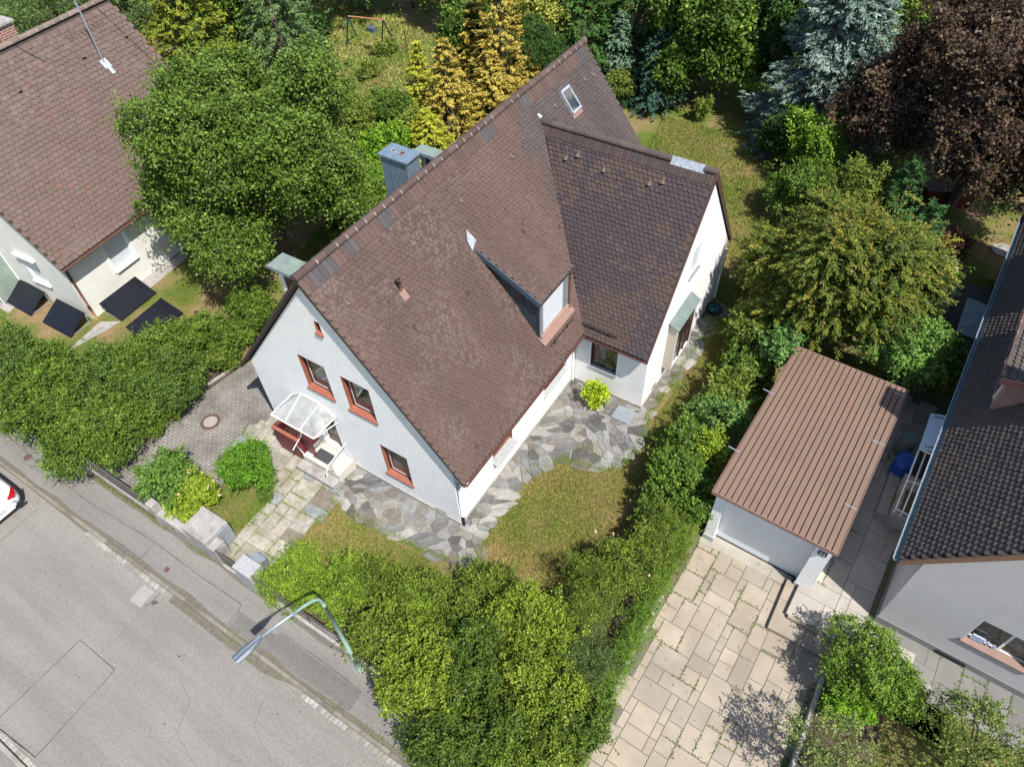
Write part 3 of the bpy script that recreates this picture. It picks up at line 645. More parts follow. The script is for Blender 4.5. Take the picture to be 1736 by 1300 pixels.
# ---------------- crazy paving (convex cells cut from a scattered point set)
def clip_half(poly, a, b, c):
    out = []
    for i in range(len(poly)):
        p, q = poly[i], poly[(i + 1) % len(poly)]; dp = a * p[0] + b * p[1] - c; dq = a * q[0] + b * q[1] - c
        if dp <= 0: out.append(p)
        if dp * dq < 0: t = dp / (dp - dq); out.append((p[0] + (q[0] - p[0]) * t, p[1] + (q[1] - p[1]) * t))
    return out
def pip(x, y, poly):
    r = False
    for i in range(len(poly)):
        x1, y1 = poly[i][:2]; x2, y2 = poly[i - 1][:2]
        if (y1 > y) != (y2 > y) and x < (x2 - x1) * (y - y1) / (y2 - y1) + x1: r = not r
    return r
def crazy(name, region, dens, z, cols, seed, shrink=.008):
    rnd = random.Random(seed); cr_, sr_ = math.cos(.6), math.sin(.6); ax_ = 1.25
    def fw(x, y):
        u, v = cr_ * x + sr_ * y, -sr_ * x + cr_ * y; k1 = .18 * math.sin(u * 1.9 + v); k2 = .18 * math.sin(v * 2.3 - u * .7); return u / ax_ + k1, v + k2
    xs = [p[0] for p in region]; ys = [p[1] for p in region]; pts = []; real = []; tries = 0
    while tries < 9000:
        tries += 1; q = (rnd.uniform(min(xs), max(xs)), rnd.uniform(min(ys), max(ys))); p = fw(*q); dd = dens * rnd.choice((.45, .55, .7, .9, 1.25))
        if pip(*q, region) and all((p[0] - o[0])**2 + (p[1] - o[1])**2 > dd * dd for o in pts): pts.append(p); real.append(q)
    mb = MB()
    for i, p in enumerate(pts):
        q0 = real[i]; k = 6; poly = []; R_ = dens * .8
        a0 = rnd.random() * 6
        poly = [(p[0] + R_ * math.cos(2 * math.pi * j / k + a0), p[1] + R_ * math.sin(2 * math.pi * j / k + a0)) for j in range(k)]
        for j, q in enumerate(pts):
            if j != i and (p[0] - q[0])**2 + (p[1] - q[1])**2 < 6 * dens * dens:
                a, b = q[0] - p[0], q[1] - p[1]; l = math.hypot(a, b); poly = clip_half(poly, a / l, b / l, (a / l) * (p[0] + q[0]) / 2 + (b / l) * (p[1] + q[1]) / 2 - shrink)
                if len(poly) < 3: break
        if len(poly) < 3: continue
        # back to the ground plane with the local linear map
        e_ = 1e-3; f0 = fw(*q0); fx = fw(q0[0] + e_, q0[1]); fy = fw(q0[0], q0[1] + e_); J = np.linalg.inv(np.array([[fx[0] - f0[0], fy[0] - f0[0]], [fx[1] - f0[1], fy[1] - f0[1]]]) / e_)
        poly = [(q0[0] + J[0, 0] * (x - f0[0]) + J[0, 1] * (y - f0[1]), q0[1] + J[1, 0] * (x - f0[0]) + J[1, 1] * (y - f0[1])) for x, y in poly]
        g = rnd.uniform(.78, 1.18); c = rnd.choice(cols); mb.tint = tuple(v * g for v in c); zz = z + rnd.uniform(0, .014); n = len(poly)
        cx = sum(q[0] for q in poly) / n; cy = sum(q[1] for q in poly) / n; e = .95
        vs = [(x, y, -.02) for x, y in poly] + [(x, y, zz - .008) for x, y in poly] + [(cx + (x - cx) * e, cy + (y - cy) * e, zz) for x, y in poly]
        fs = [(j, (j + 1) % n, n + (j + 1) % n, n + j) for j in range(n)] + [(n + j, n + (j + 1) % n, 2 * n + (j + 1) % n, 2 * n + j) for j in range(n)] + [list(range(2 * n, 3 * n))]
        if J[0, 0] * J[1, 1] - J[0, 1] * J[1, 0] < 0: fs = [list(reversed(f)) for f in fs]
        mb.add(vs, fs)
    return tag(mb.build(name, M_STONE), kind='structure')
GREYS = [(.20, .198, .195), (.15, .15, .15), (.25, .248, .24), (.105, .102, .10), (.31, .30, .28), (.18, .16, .143), (.22, .22, .222), (.27, .255, .23)]
front_reg = [(-4.75, -.06), (-4.3, -1.4), (-3.3, -1.4), (-1.0, -1.2), (.25, -1.15), (1.0, -.65), (.9, -.1), (.7, 1.0), (.62, 2.7), (1.1, 3.6), (1.9, 4.0), (2.8, 4.2), (3.3, 5.0), (3.2, 6.0), (2.95, 7.0), (3.15, 8.5), (3.25, 10.5), (3.3, 13.5), (2.85, 13.5), (2.85, 7.05), (.06, 7.05), (.06, -.06)]
crazy('stone_path', front_reg, .36, .028, GREYS, 11)
ground_sheet('stone_path_bed', [[(p[0], p[1], .002) for p in front_reg]], mat('mortar_bed', (.30, .28, .25), (.2, .185, .16), rough=.95, scale=5, col3=(.14, .17, .06), scale3=1.6, fac3=(.52, .62)))
ent_reg = [(-8.9, -.55), (-8.05, -.01), (-5.9, -.01), (-5.9, -.7), (-4.3, -.7), (-4.4, -1.3), (-4.3, -1.6), (-3.95, -1.75), (-4.05, -2.3), (-4.2, -3.0), (-4.35, -3.9), (-4.6, -4.75), (-5.95, -4.8), (-5.75, -3.7), (-6.0, -2.6), (-6.35, -2.0), (-7.4, -1.75), (-8.6, -1.55)]
PALE = [(.38, .35, .29), (.35, .325, .275), (.40, .37, .31), (.37, .34, .285), (.26, .28, .29), (.22, .18, .16), (.31, .29, .25)]
slab_field('entrance_path', lambda x, y: pip(x, y, ent_reg), 0, 0, 6, 5, .026, .06, (-9.0, -4.9), PALE, 21, M_STONE, cell=.42, gapw=.03)
ground_sheet('entrance_path_bed', [[(p[0], p[1], .002) for p in ent_reg]], MATS['mortar_bed'])
ground_sheet('cobbled_drive', [[(-12.35, -4.78, .003), (-7.2, -4.78, .003), (-7.6, -3.4, .003), (-8.0, -2.2, .003), (-8.7, -1.6, .003), (-8.9, -.7, .003), (-8.0, -.02, .003), (-8.0, 9, .003), (-10.4, 9, .003), (-10.6, 3, .003), (-11.2, 1.2, .003), (-11.5, -1, .003), (-12.1, -2.6, .003)]], M_COB)
mb = MB()                                     # low kerb beside the cobbled drive
for i, (a, b) in enumerate((((-12.4, -2.6), (-11.75, -.9)), ((-11.75, -.9), (-11.35, 1.3)), ((-11.35, 1.3), (-10.7, 3.6)), ((-10.7, 3.6), (-10.5, 8)))):
    d = Vector(b) - Vector(a); q = Vector((-d.y, d.x)).normalized() * .05
    mb.prism([(a[0] - q.x, a[1] - q.y, -.1), (b[0] - q.x, b[1] - q.y, -.1), (b[0] + q.x, b[1] + q.y, -.1), (a[0] + q.x, a[1] + q.y, -.1)], (0, 0, .16))
tag(mb.build('drive_edging', M_CONC), kind='structure')
# concrete strip round the neighbour's wall + slabs, dark yard behind the right house
ground_sheet('terrace_strip', [gp(.004, (212, 500), (310, 425), (318, 436), (222, 516)), gp(.004, (108, 600), (170, 545), (205, 545), (180, 560), (150, 576)), gp(.004, (0, 500), (25, 520), (14, 532), (0, 522))], M_CONC)
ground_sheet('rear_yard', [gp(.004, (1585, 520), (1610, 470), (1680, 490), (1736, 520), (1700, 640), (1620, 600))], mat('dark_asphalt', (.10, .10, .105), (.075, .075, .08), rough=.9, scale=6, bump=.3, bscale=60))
ground_sheet('soil_bed', [[(11.1, -5, .003), (13.2, -5, .003), (12.6, 1.3, .003), (11.1, 1.25, .003)], [(-12.6, -4.8, .0028), (-12.3, -2.6, .0028), (-11.5, -.9, .0028), (-11.2, 1.3, .0028), (-12.4, 1.2, .0028), (-13.3, -2.2, .0028), (-19, -2.6, .0028), (-19, -4.85, .0028)], [(-4.3, -4.85, .0028), (6.3, -4.85, .0028), (6.3, 3.4, .0028), (4.9, 3.4, .0028), (4.4, .6, .0028), (2.2, -2.2, .0028), (-.8, -2.7, .0028), (-3.9, -3.7, .0028)]], mat('soil', (.085, .06, .04), (.055, .04, .028), rough=.95, scale=7, bump=.5))

# ============================================================ MAIN HOUSE
WD, ZRG, ZE, SL = 8.0, 8.615, 2.928, 1.2624
XE, YV, YB = .505, -.161, 14.587
house = thing('house', 'white roughcast house with steep brown tiled roof, side wing and glass entrance canopy', 'house')
def roof_z(x): return ZRG - SL * abs(x + 4)
TK = .14
mb = MB(); und = -.16 / math.cos(math.atan(SL))
mb.prism([(-8, 0, -.3), (0, 0, -.3), (0, 0, roof_z(0) + und), (-4, 0, ZRG + und), (-8, 0, roof_z(-8) + und)], (0, 14.4, 0))
walls = mb.build('wall', M_WHITE, house)
WZ0, WZ1, AY = 2.857, 7.756, 7.127
WYR = 10.515; WSL = (WZ1 - WZ0) / (WYR - 6.845)
def wing_z(y): return WZ1 - WSL * abs(y - WYR)
mb = MB(); mb.prism([(2.78, AY, -.3), (2.78, 13.9, -.3), (2.78, 13.9, wing_z(13.9) - .26), (2.78, WYR, WZ1 - .26), (2.78, AY, wing_z(AY) - .26)], (-4, 0, 0))
wing = mb.build('wall', M_WHITE, house)
gw = [(-5.33, 3.62, -4.28, 5.06), (-3.68, 3.58, -2.63, 5.05), (-2.82, .86, -1.78, 2.36), (-4.03, 6.62, -3.83, 7.06)]
ew = [(1.95, 1.02, 3.08, 2.3), (5.12, 1.1, 6.68, 2.2)]
cut(walls, [(a, -.5, b, c, .2, d) for a, b, c, d in gw] + [(-.17, a, b, .5, c, d) for a, b, c, d in ew] + [(-5.6, -.5, .45, -4.75, .35, 2.45), (-1.05, -.5, .02, -.55, .12, .22)])
cut(wing, [(.70, 6.5, 1.18, 1.70, 7.127 + .16, 2.36), (2.62, 9.9, 3.98, 3.2, 10.72, 5.18), (2.6, 8.75, .85, 3.2, 10.37, 2.7), (2.65, 8.0, .02, 3.2, 8.45, .28)])
# plinth
mb = MB(); mb.box(-8.02, -.022, -.25, .022, 0, .16); mb.box(0.001, .0, -.25, .022, AY - .02, .16); mb.box(.022, AY - .022, -.25, 2.8, AY, .2); mb.box(2.781, AY, -.25, 2.802, 13.9, .14)
mb.build('plinth', M_PLINTH, house)
def window(parent, x0, z0, x1, z1, y, axis='y', frame=M_BROWN, reveal=M_TERRA, sill=M_TERRA, depth=.15, mull=0, pane=M_GLASS, silld=.1, name='window', sillt=.05, fw=.055):
    """window in a wall facing -y (axis 'y', plane y) or +x (axis 'x', plane x=y, x0/x1 are y coords)"""
    if axis == 'y': M = Matrix.Translation((0, y, 0))
    else: M = Matrix(((0, -1, 0, y), (1, 0, 0, 0), (0, 0, 1, 0), (0, 0, 0, 1)))
    d = depth
    fr = MB()
    for (a, b, c, e) in ((x0, z0, x0 + fw, z1), (x1 - fw, z0, x1, z1), (x0 + fw, z0, x1 - fw, z0 + fw), (x0 + fw, z1 - fw, x1 - fw, z1)): fr.box(a, d - .06, b, c, d, e, M)
    for i in range(mull):
        xm = x0 + (x1 - x0) * (i + 1) / (mull + 1); fr.box(xm - .03, d - .055, z0 + fw, xm + .03, d, z1 - fw, M)
    o = fr.build(name, frame, parent)
    p = MB(); p.sheet([M @ Vector(v) for v in ((x0 + fw, d - .02, z0 + fw), (x1 - fw, d - .02, z0 + fw), (x1 - fw, d - .02, z1 - fw), (x0 + fw, d - .02, z1 - fw))]); p.build('pane', pane, o)
    if reveal:
        r = MB(); e = .012
        r.box(x0, .0, z0, x0 + e, d - .06, z1, M); r.box(x1 - e, .0, z0, x1, d - .06, z1, M); r.box(x0 + e, .0, z1 - e, x1 - e, d - .06, z1, M)
        r.build('reveal', reveal, o)
    if sill:
        s = MB(); s.prism([M @ Vector(v) for v in ((x0 - .04, -silld, z0 - sillt), (x0 - .04, d - .06, z0 - sillt), (x0 - .04, d - .06, z0 + .05), (x0 - .04, -silld, z0 - .01))], (M @ Vector((x1 + .04, 0, 0))) - (M @ Vector((x0 - .04, 0, 0))))
        s.build('sill', sill, o)
    return o
for i, (a, b, c, d) in enumerate(gw):
    if i == 3: window(house, a, b, c, d, 0, silld=.06, fw=.03, depth=.12)
    else:
        o = window(house, a, b, c, d, 0, silld=.055, sillt=.07, fw=.05, depth=.19)
        s = MB(); s.box(a + .05, .088, d - .16, c - .05, .15 - .0605 + .0, d - .05) if False else None
        cu = MB(); cu.sheet([(a + .1, .128, b + .06), (a + .45, .128, b + .06), (a + .45, .128, b + .5), (a + .1, .128, b + .5)]) if False else None
        ins = MB()
        for (u, v, w_, t) in ((a + .09, b + .09, a + .11, d - .08), (c - .11, b + .09, c - .09, d - .08), (a + .11, b + .09, c - .11, b + .11), (a + .11, d - .1, c - .11, d - .08)): ins.box(u, .158, v, w_, .1685, t)
        ins.build('inner_frame', M_FRAME, o)
window(house, ew[0][0], ew[0][1], ew[0][2], ew[0][3], 0, 'x', frame=M_TERRA, sill=M_CONCW, silld=.2, sillt=.04, mull=0)
window(house, ew[1][0], ew[1][1], ew[1][2], ew[1][3], 0, 'x', frame=M_BROWN, sill=M_CONCW, silld=.07, sillt=.04, mull=1, reveal=M_FRAME)
window(house, .70, 1.18, 1.70, 2.36, AY, reveal=M_BROWN, sill=M_GREYMET, silld=.05, sillt=.03)
window(house, 9.9, 3.98, 10.72, 5.18, 2.78, 'x', frame=M_FRAME, pane=M_SHUT, reveal=M_FRAME, sill=M_GREYMET, silld=.06, sillt=.03, depth=.09)
mb = MB(); mb.box(-1.05, .1, .02, -.55, .119, .22); mb.build('cellar_vent', M_BLACK, house)
mb = MB(); mb.box(2.66, 8.0, .02, 2.665, 8.45, .28); mb.build('cellar_window', M_GLASS, house)
mb = MB(); mb.box(2.05, 6.28, .03, 2.75, 6.9, .06)
for i in range(12): mb.box(2.08 + i * .055, 6.31, .06, 2.1 + i * .055, 6.87, .065)
mb.build('light_shaft_grate', M_GREYMET, house)
# --- bay window of the wing
bay = MB(); bay.prism([(2.79, 8.70, .75), (3.10, 8.70, .75), (3.10, 8.70, 2.78), (2.79, 8.70, 2.96)], (0, .05, 0)); bay.prism([(2.79, 10.37, .75), (3.10, 10.37, .75), (3.10, 10.37, 2.78), (2.79, 10.37, 2.96)], (0, .05, 0)); bay.box(2.79, 8.75, .72, 3.10, 10.37, .80)
bayo = bay.build('bay_window', mat('beige_panel', (.52, .45, .37), (.48, .42, .34), rough=.6), house)
mb = MB(); mb.prism([(2.781, 8.62, 2.975), (3.17, 8.62, 2.78), (3.17, 8.62, 2.82), (2.781, 8.62, 3.02)], (0, 1.87, 0)); mb.build('roof', M_PATINA, bayo)
mb = MB(); mb.box(3.06, 8.75, .8, 3.1, 8.83, 2.76); mb.box(3.06, 10.29, .8, 3.1, 10.37, 2.76); mb.box(3.06, 8.83, .8, 3.1, 10.29, .9); mb.box(3.06, 8.83, 2.66, 3.1, 10.29, 2.76); mb.build('frame', M_FRAME, bayo)
mb = MB(); mb.box(3.04, 9.33, .9, 3.095, 9.41, 2.66); mb.box(3.04, 9.75, .9, 3.095, 9.83, 2.66); mb.box(3.04, 10.2, .9, 3.095, 10.29, 2.66); mb.build('mullion', M_BROWN, bayo)
mb = MB(); mb.sheet([(3.07, 8.83, .9), (3.07, 10.29, .9), (3.07, 10.29, 2.66), (3.07, 8.83, 2.66)]); mb.build('pane', M_GLASS, bayo)
# --- roofs
def main_cols(C):
    n1 = vnoise(C, .35, 1); n2 = vnoise(C, 1.6, 2); r = rng.random(len(C))
    warm = blendc([(.086, .053, .044), (.098, .062, .051), (.112, .073, .060)], n2 * .3 + r * .4 + n1 * .3)
    grey = blendc([(.070, .054, .051), (.078, .061, .057), (.09, .069, .063)], n2 * .4 + r * .6)
    edge = 9.05 + (roofline_s(C)) * .0
    g = (C[:, 1] > 9.0 + .35 * np.floor((C[:, 2] * 1.7) % 2)) & (C[:, 1] > 7.6 + (8.1 - C[:, 2]) * .0)
    out = np.where(g[:, None], grey, warm)
    top = (C[:, 2] > 7.95) & (rng.random(len(C)) < .0); out = np.where(top[:, None], out * np.array([.72, .78, .85]), out)
    st_ = vnoise(np.stack([C[:, 1] * 1.6, C[:, 0] * .22, C[:, 2] * 0], 1), 1., 77); out = out * (.88 + .26 * st_)[:, None]
    odd = rng.random(len(C)) < .004; out = np.where(odd[:, None], out * .6, out)
    return out
def roofline_s(C): return C[:, 2]
def main_lich(C):
    n = vnoise(C, .9, 5); fr = np.clip((9.5 - C[:, 1]) / 4, 0, 1); nz = np.clip((n - .32) * 2.4, 0, 1)
    return .7 * np.clip(nz * fr * .9 + (C[:, 1] < .9) * (C[:, 2] > 6.6) * .5, 0, 1) * (rng.random(len(C)) < .62)
Ls = math.hypot(XE + 4, ZRG - ZE)
def keep_main(C):
    inw = (C[:, 1] > 6.845) & (C[:, 1] < 14.2); zz = WZ1 - WSL * np.abs(C[:, 1] - WYR); k = ~(inw & (zz > C[:, 2] + .02))
    dm = (C[:, 1] > 5.16) & (C[:, 1] < 7.0) & (C[:, 0] < -.22) & (C[:, 0] > -2.3); return k & ~dm
roof = MB()
for sgn in (1, -1):
    xe = -4 + sgn * (XE + 4)
    roof.prism([(-4, YV + .02, ZRG - .01), (xe, YV + .02, ZE - .01), (xe, YV + .02, ZE - TK), (-4, YV + .02, ZRG - TK - .06)], (0, YB - YV - .04, 0))
rf = roof.build('roof', [M_DECK], house)
tiles('tiles', (XE, YV, ZE), (0, 1, 0), (-(XE + 4), 0, ZRG - ZE), YB - YV, Ls - .12, rf, main_cols, keep_main, lich=main_lich, tw=.158, ga=.135)
tiles('tiles', (-8 - XE, YV, ZE), (0, 1, 0), (XE + 4, 0, ZRG - ZE), YB - YV, Ls - .12, rf, main_cols, lambda C: ~((C[:, 1] > .85) & (C[:, 1] < 7.1) & (C[:, 0] > -6.15) & (C[:, 0] < -5.1)))
ridge_caps('ridge_tiles', (-4, YV, ZRG + .02), (-4, YB, ZRG + .02), rf, (.095, .063, .055), r=.125, step=.37)
for y in (YV - .003, YB - .02):
    for sgn in (1, -1):
        xe = -4 + sgn * (XE + 4)
        mb = MB(); mb.prism([(-4, y, ZRG + .0), (xe, y, ZE + .0), (xe, y, ZE - .12), (-4, y, ZRG - .15)], (0, .022, 0)); mb.build('verge_board', M_DECK, rf)
def wing_cols(C):
    n1 = vnoise(C, .5, 11); n2 = vnoise(C, 1.9, 12); r = rng.random(len(C)); q = ((n1 * .9 + n2 * .5 + r * .22) > .80)
    a = blendc([(.070, .048, .043), (.084, .058, .050)], r); b = blendc([(.052, .040, .045), (.064, .049, .052)], r); return np.where(q[:, None], a, b)
wr = MB(); XW1 = 2.854; XW0 = -3.3
for sgn in (-1, 1):
    ye = WYR + sgn * (WYR - 6.845)
    wr.prism([(XW1 - .02, WYR, WZ1 - .01), (XW1 - .02, ye, WZ0 - .01), (XW1 - .02, ye, WZ0 - .15), (XW1 - .02, WYR, WZ1 - .2)], (-3.2, 0, 0))
wro = wr.build('wing_roof', [M_DECK], house)
LW = math.hypot(WYR - 6.845, WZ1 - WZ0)
def keep_wing(C): return (C[:, 2] > ZRG - SL * np.abs(C[:, 0] + 4) - .0) 
tiles('tiles', (XW0, 6.845, WZ0), (1, 0, 0), (0, WYR - 6.845, WZ1 - WZ0), XW1 - XW0, LW - .12, wro, wing_cols, keep_wing, tw=.165, ga=.14)
tiles('tiles', (XW0, 2 * WYR - 6.845, WZ0), (1, 0, 0), (0, -(WYR - 6.845), WZ1 - WZ0), XW1 - XW0, LW - .12, wro, wing_cols, keep_wing, tw=.165, ga=.14)
ridge_caps('ridge_tiles', (-3.28, WYR, WZ1 + .0), (1.35, WYR, WZ1 + .02), wro, (.085, .065, .06), r=.12, step=.4, mort=False)
ridge_caps('ridge_tiles', (2.45, WYR, WZ1 + .02), (XW1, WYR, WZ1 + .02), wro, (.085, .065, .06), r=.12, step=.4, mort=False)
mb = MB(); mb.prism([(1.35, WYR - .13, WZ1 - .10), (1.35, WYR, WZ1 + .13), (1.35, WYR + .13, WZ1 - .10)], (1.1, 0, 0)); mb.build('ridge_flashing', M_LEAD, wro)
_S = Vector((-(XE + 4), 0, ZRG - ZE)).normalized(); _o = Vector((-4, YV, ZRG)) - _S * .50
course('ridge_course', _o, (0, 1, 0), _S, YB - YV, .44, rf, [(.098, .062, .051), (.072, .066, .070)])
_S = Vector((0, WYR - 6.845, WZ1 - WZ0)).normalized(); _o = Vector((-3.2, WYR, WZ1)) - _S * .42
course('ridge_course', _o, (1, 0, 0), _S, XW1 + 3.2, .36, wro, [(.066, .047, .043), (.058, .046, .046)], tw=.12)
mb = MB(); mb.tube([(-3.32, WYR - .02, WZ1 + .1), (-3.45, WYR - .03, WZ1 + .18)], .07, 8); mb.build('ridge_end', M_LEAD, wro)
mb = MB()
for sgn in (-1, 1):
    ye = WYR + sgn * (WYR - 6.845)
    mb.prism([(XW1 - .018, WYR, WZ1 + .02), (XW1 - .018, ye, WZ0 + .01), (XW1 - .018, ye, WZ0 - .18), (XW1 - .018, WYR, WZ1 - .2)], (.03, 0, 0))
mb.build('verge_board', mat('brown_verge', (.10, .05, .04), (.08, .04, .03), rough=.5), wro)
# valley flashing
mb = MB()
for k in range(20):
    pass
# gutters and downpipes
def gutter(name, a, b, r, parent, m, n=8):
    a = Vector(a); b = Vector(b); d = (b - a).normalized(); s = d.cross(Vector((0, 0, 1))).normalized(); mb = MB()
    vs = []
    for p in (a, b):
        for rr in (r, r - .006):
            for j in range(n + 1):
                t = math.pi + math.pi * j / n; vs.append(p + s * math.cos(t) * rr + Vector((0, 0, math.sin(t) * rr)))
    k = n + 1; fs = [(j, j + 1, 2 * k + j + 1, 2 * k + j) for j in range(n)] + [(k + j, 3 * k + j, 3 * k + j + 1, k + j + 1) for j in range(n)] + [(0, 2 * k, 3 * k, k), (n, k + n, 3 * k + n, 2 * k + n)]
    fs += [(j, k + j, k + j + 1, j + 1) for j in range(n)] + [(2 * k + j, 2 * k + j + 1, 3 * k + j + 1, 3 * k + j) for j in range(n)]
    mb.add(vs, fs); return mb.build(name, m, parent)
gutter('gutter', (XE + .03, YV + .05, ZE - .03), (XE + .03, 6.8, ZE - .03), .065, house, M_COPPERD)
gutter('gutter', (-8 - XE - .03, YV + .05, ZE - .03), (-8 - XE - .03, YB, ZE - .03), .065, house, M_COPPERD)
gutter('gutter', (.6, 6.845 - .04, WZ0 - .04), (XW1, 6.845 - .04, WZ0 - .04), .06, house, M_BROWN)
mb = MB(); mb.tube([(XE + .02, .0, ZE - .09), (.3, .02, 2.62), (.08, .045, 2.42), (.075, .045, .55)], .04, 10); mb.build('downpipe', M_FRAME, house, True)
mb = MB(); mb.tube([(.075, .045, .56), (.075, .045, .0)], .05, 10); mb.build('downpipe_base', M_BLACK, house, True)
mb = MB(); mb.tube([(2.86, 13.8, 2.6), (2.83, 13.8, .1)], .04, 8); mb.build('downpipe', M_FRAME, house, True)
mb = MB(); mb.tube([(.55, 6.86, 2.8), (.15, 7.05, 2.55), (.06, 7.06, 2.4), (.06, 7.06, .1)], .035, 8); mb.build('downpipe', M_FRAME, house, True)
# --- east dormer
DY0, DY1 = 5.13, 6.96; DXF = -.19
dor = MB(); dor.prism([(DXF, DY0, 3.75), (DXF, DY0, 5.36), (-2.35, DY0, 6.5)], (0, DY1 - DY0, 0)); doro = dor.build('dormer', M_SLATEMET, house)
mb = MB()
for xx in (-.75, -1.25): mb.box(xx - .012, DY0 - .025, roof_z(xx) + .02, xx + .012, DY0 - .001, 5.36 + (-.19 - xx) * .51 - .04)
mb.box(DXF - .04, DY0 - .02, 3.85, DXF + .02, DY0 + .06, 5.3); mb.build('standing_seam', M_SLATEMET, doro)
for a_, b_ in ((DY0, DY0 + .16), (DY1 - .42, DY1)): mb = MB(); mb.box(DXF + .001, a_, 3.86, DXF + .05, b_, 5.33); mb.build('corner_cladding', M_GREYMET, doro)
mb = MB(); mb.box(DXF + .001, DY0 + .16, 3.98, DXF + .03, DY1 - .42, 5.33)
for i in range(16): mb.box(DXF + .031, DY0 + .17, 4.0 + i * .082, DXF + .036, DY1 - .43, 4.07 + i * .082)
mb.build('roller_shutter', M_SHUT, doro)
mb = MB(); mb.prism([(DXF - .05, DY0 - .05, 3.92), (.06, DY0 - .05, 3.66), (.06, DY0 - .05, 3.64), (DXF - .05, DY0 - .05, 3.88)], (0, DY1 - DY0 + .1, 0)); mb.prism([(DXF + .02, DY0, 3.98), (DXF + .12, DY0, 3.93), (DXF + .12, DY0, 3.91), (DXF + .02, DY0, 3.95)], (0, DY1 - DY0, 0)); mb.build('apron_flashing', M_COPPERP, doro)
mb = MB(); mb.tube([(DXF + .12, DY1 - .04, 5.3), (DXF + .07, DY1 - .06, 5.2), (DXF + .07, DY1 - .06, 4.0), (DXF + .15, DY1 - .06, 3.9)], .045, 10); mb.build('downpipe', M_COPPERD, doro, True)
dz0, dx0 = 5.42, -.08; dx1, dz1 = -2.45, 6.62
mb = MB(); mb.prism([(dx0, DY0 - .08, dz0 - .02), (dx1, DY0 - .08, dz1 - .02), (dx1, DY0 - .08, dz1 - .12), (dx0, DY0 - .08, dz0 - .12)], (0, DY1 - DY0 + .2, 0)); dr = mb.build('roof', M_DECK, doro)
tiles('tiles', (dx0, DY0 - .1, dz0), (0, 1, 0), (dx1 - dx0, 0, dz1 - dz0), DY1 - DY0 + .24, math.hypot(dx1 - dx0, dz1 - dz0), dr, main_cols, lambda C: C[:, 2] > wing_clip(C), lich=lambda C: main_lich(C) * .6)if False else None
def wclip(C): return WZ1 - WSL * np.abs(C[:, 1] - WYR)
tiles('tiles', (dx0, DY0 - .1, dz0), (0, 1, 0), (dx1 - dx0, 0, dz1 - dz0), DY1 - DY0 + .24, math.hypot(dx1 - dx0, dz1 - dz0) + .1, dr, main_cols, None, lich=lambda C: main_lich(C) * .6)
mb = MB(); mb.prism([(dx0, DY0 - .12, dz0 + .05), (dx1, DY0 - .12, dz1 + .05), (dx1, DY0 - .12, dz1 - .16), (dx0, DY0 - .12, dz0 - .16)], (0, .03, 0)); mb.build('verge_board', mat('blue_grey_sheet', (.07, .11, .145), (.055, .09, .12), rough=.45, metal=.2), doro)
mb = MB(); mb.prism([(-2.36, DY0 - .22, 6.60), (-2.55, DY0 - .18, 6.88), (-2.72, DY0 + .05, 7.06), (-2.45, DY0 + .12, 6.72)], (.02, 0, .03)); mb.build('lead_flashing', M_LEAD, doro)
# --- west dormers
M_PGREEN = mat('pale_green_sheet', (.22, .275, .225), (.16, .20, .18), rough=.5)
for (ya, yb, fw_) in ((.88, 1.2, True), (7.5, 7.65, False)):
    mb = MB(); mb.prism([(-4.95, ya, 7.3), (-6.15, ya, 7.38), (-6.15, ya, roof_z(-6.15) - .1), (-4.95, ya, roof_z(-4.95) - .1)], (0, yb - ya, 0)); wd = mb.build('dormer', M_WHITE, house)
    mb = MB(); mb.prism([(-4.75, ya - .16, 7.44), (-6.3, ya - .16, 7.40), (-6.3, ya - .16, 7.46), (-4.75, ya - .16, 7.49)], (0, yb - ya + .3, 0)); mb.build('roof', M_PGREEN, wd)
    mb = MB(); mb.prism([(-5.45, ya - .015, 7.15), (-5.95, ya - .015, 7.2), (-5.95, ya - .015, 6.5)], (0, .014, 0)); mb.build('window', M_BROWN, wd)
    mb = MB(); mb.box(-6.33, ya - .18, 7.36, -5.0, ya - .161, 7.47); mb.build('fascia', M_GREYMET, wd)
# --- chimney
CX0, CX1, CY0, CY1 = -7.08, -6.0, 6.6, 7.25
mb = MB(); mb.box(CX0, CY0, 4.2, CX1, CY1, 7.45); ch = mb.build('chimney', M_CHIM, rf)
mb = MB(); mb.bbox(CX0 - .06, CY0 - .06, 7.45, CX1 + .06, CY1 + .06, 7.53, .015); mb.box(CX0 + .38, CY0 - .02, 4.4, CX0 + .40, CY0 - .001, 7.44); mb.box(CX1 + .001, CY0 + .3, 4.4, CX1 + .02, CY0 + .32, 7.44)
o = mb.build('chimney_cap', M_CHIM, ch) if False else mb.build('chimney_cap', M_CHIM, house)
for cx_, cm in ((CX0 + .33, M_CONCW), (CX0 + .68, M_COPPERP)):
    mb = MB(); mb.lathe([(.09, 0), (.09, .03), (.065, .03), (.065, .006)], (cx_, (CY0 + CY1) / 2, 7.53), 16); mb.build('flue', cm, house)
    mb = MB(); mb.lathe([(.062, 0), (.062, .004)], (cx_, (CY0 + CY1) / 2, 7.535), 12); mb.build('flue_opening', M_BLACK, house)
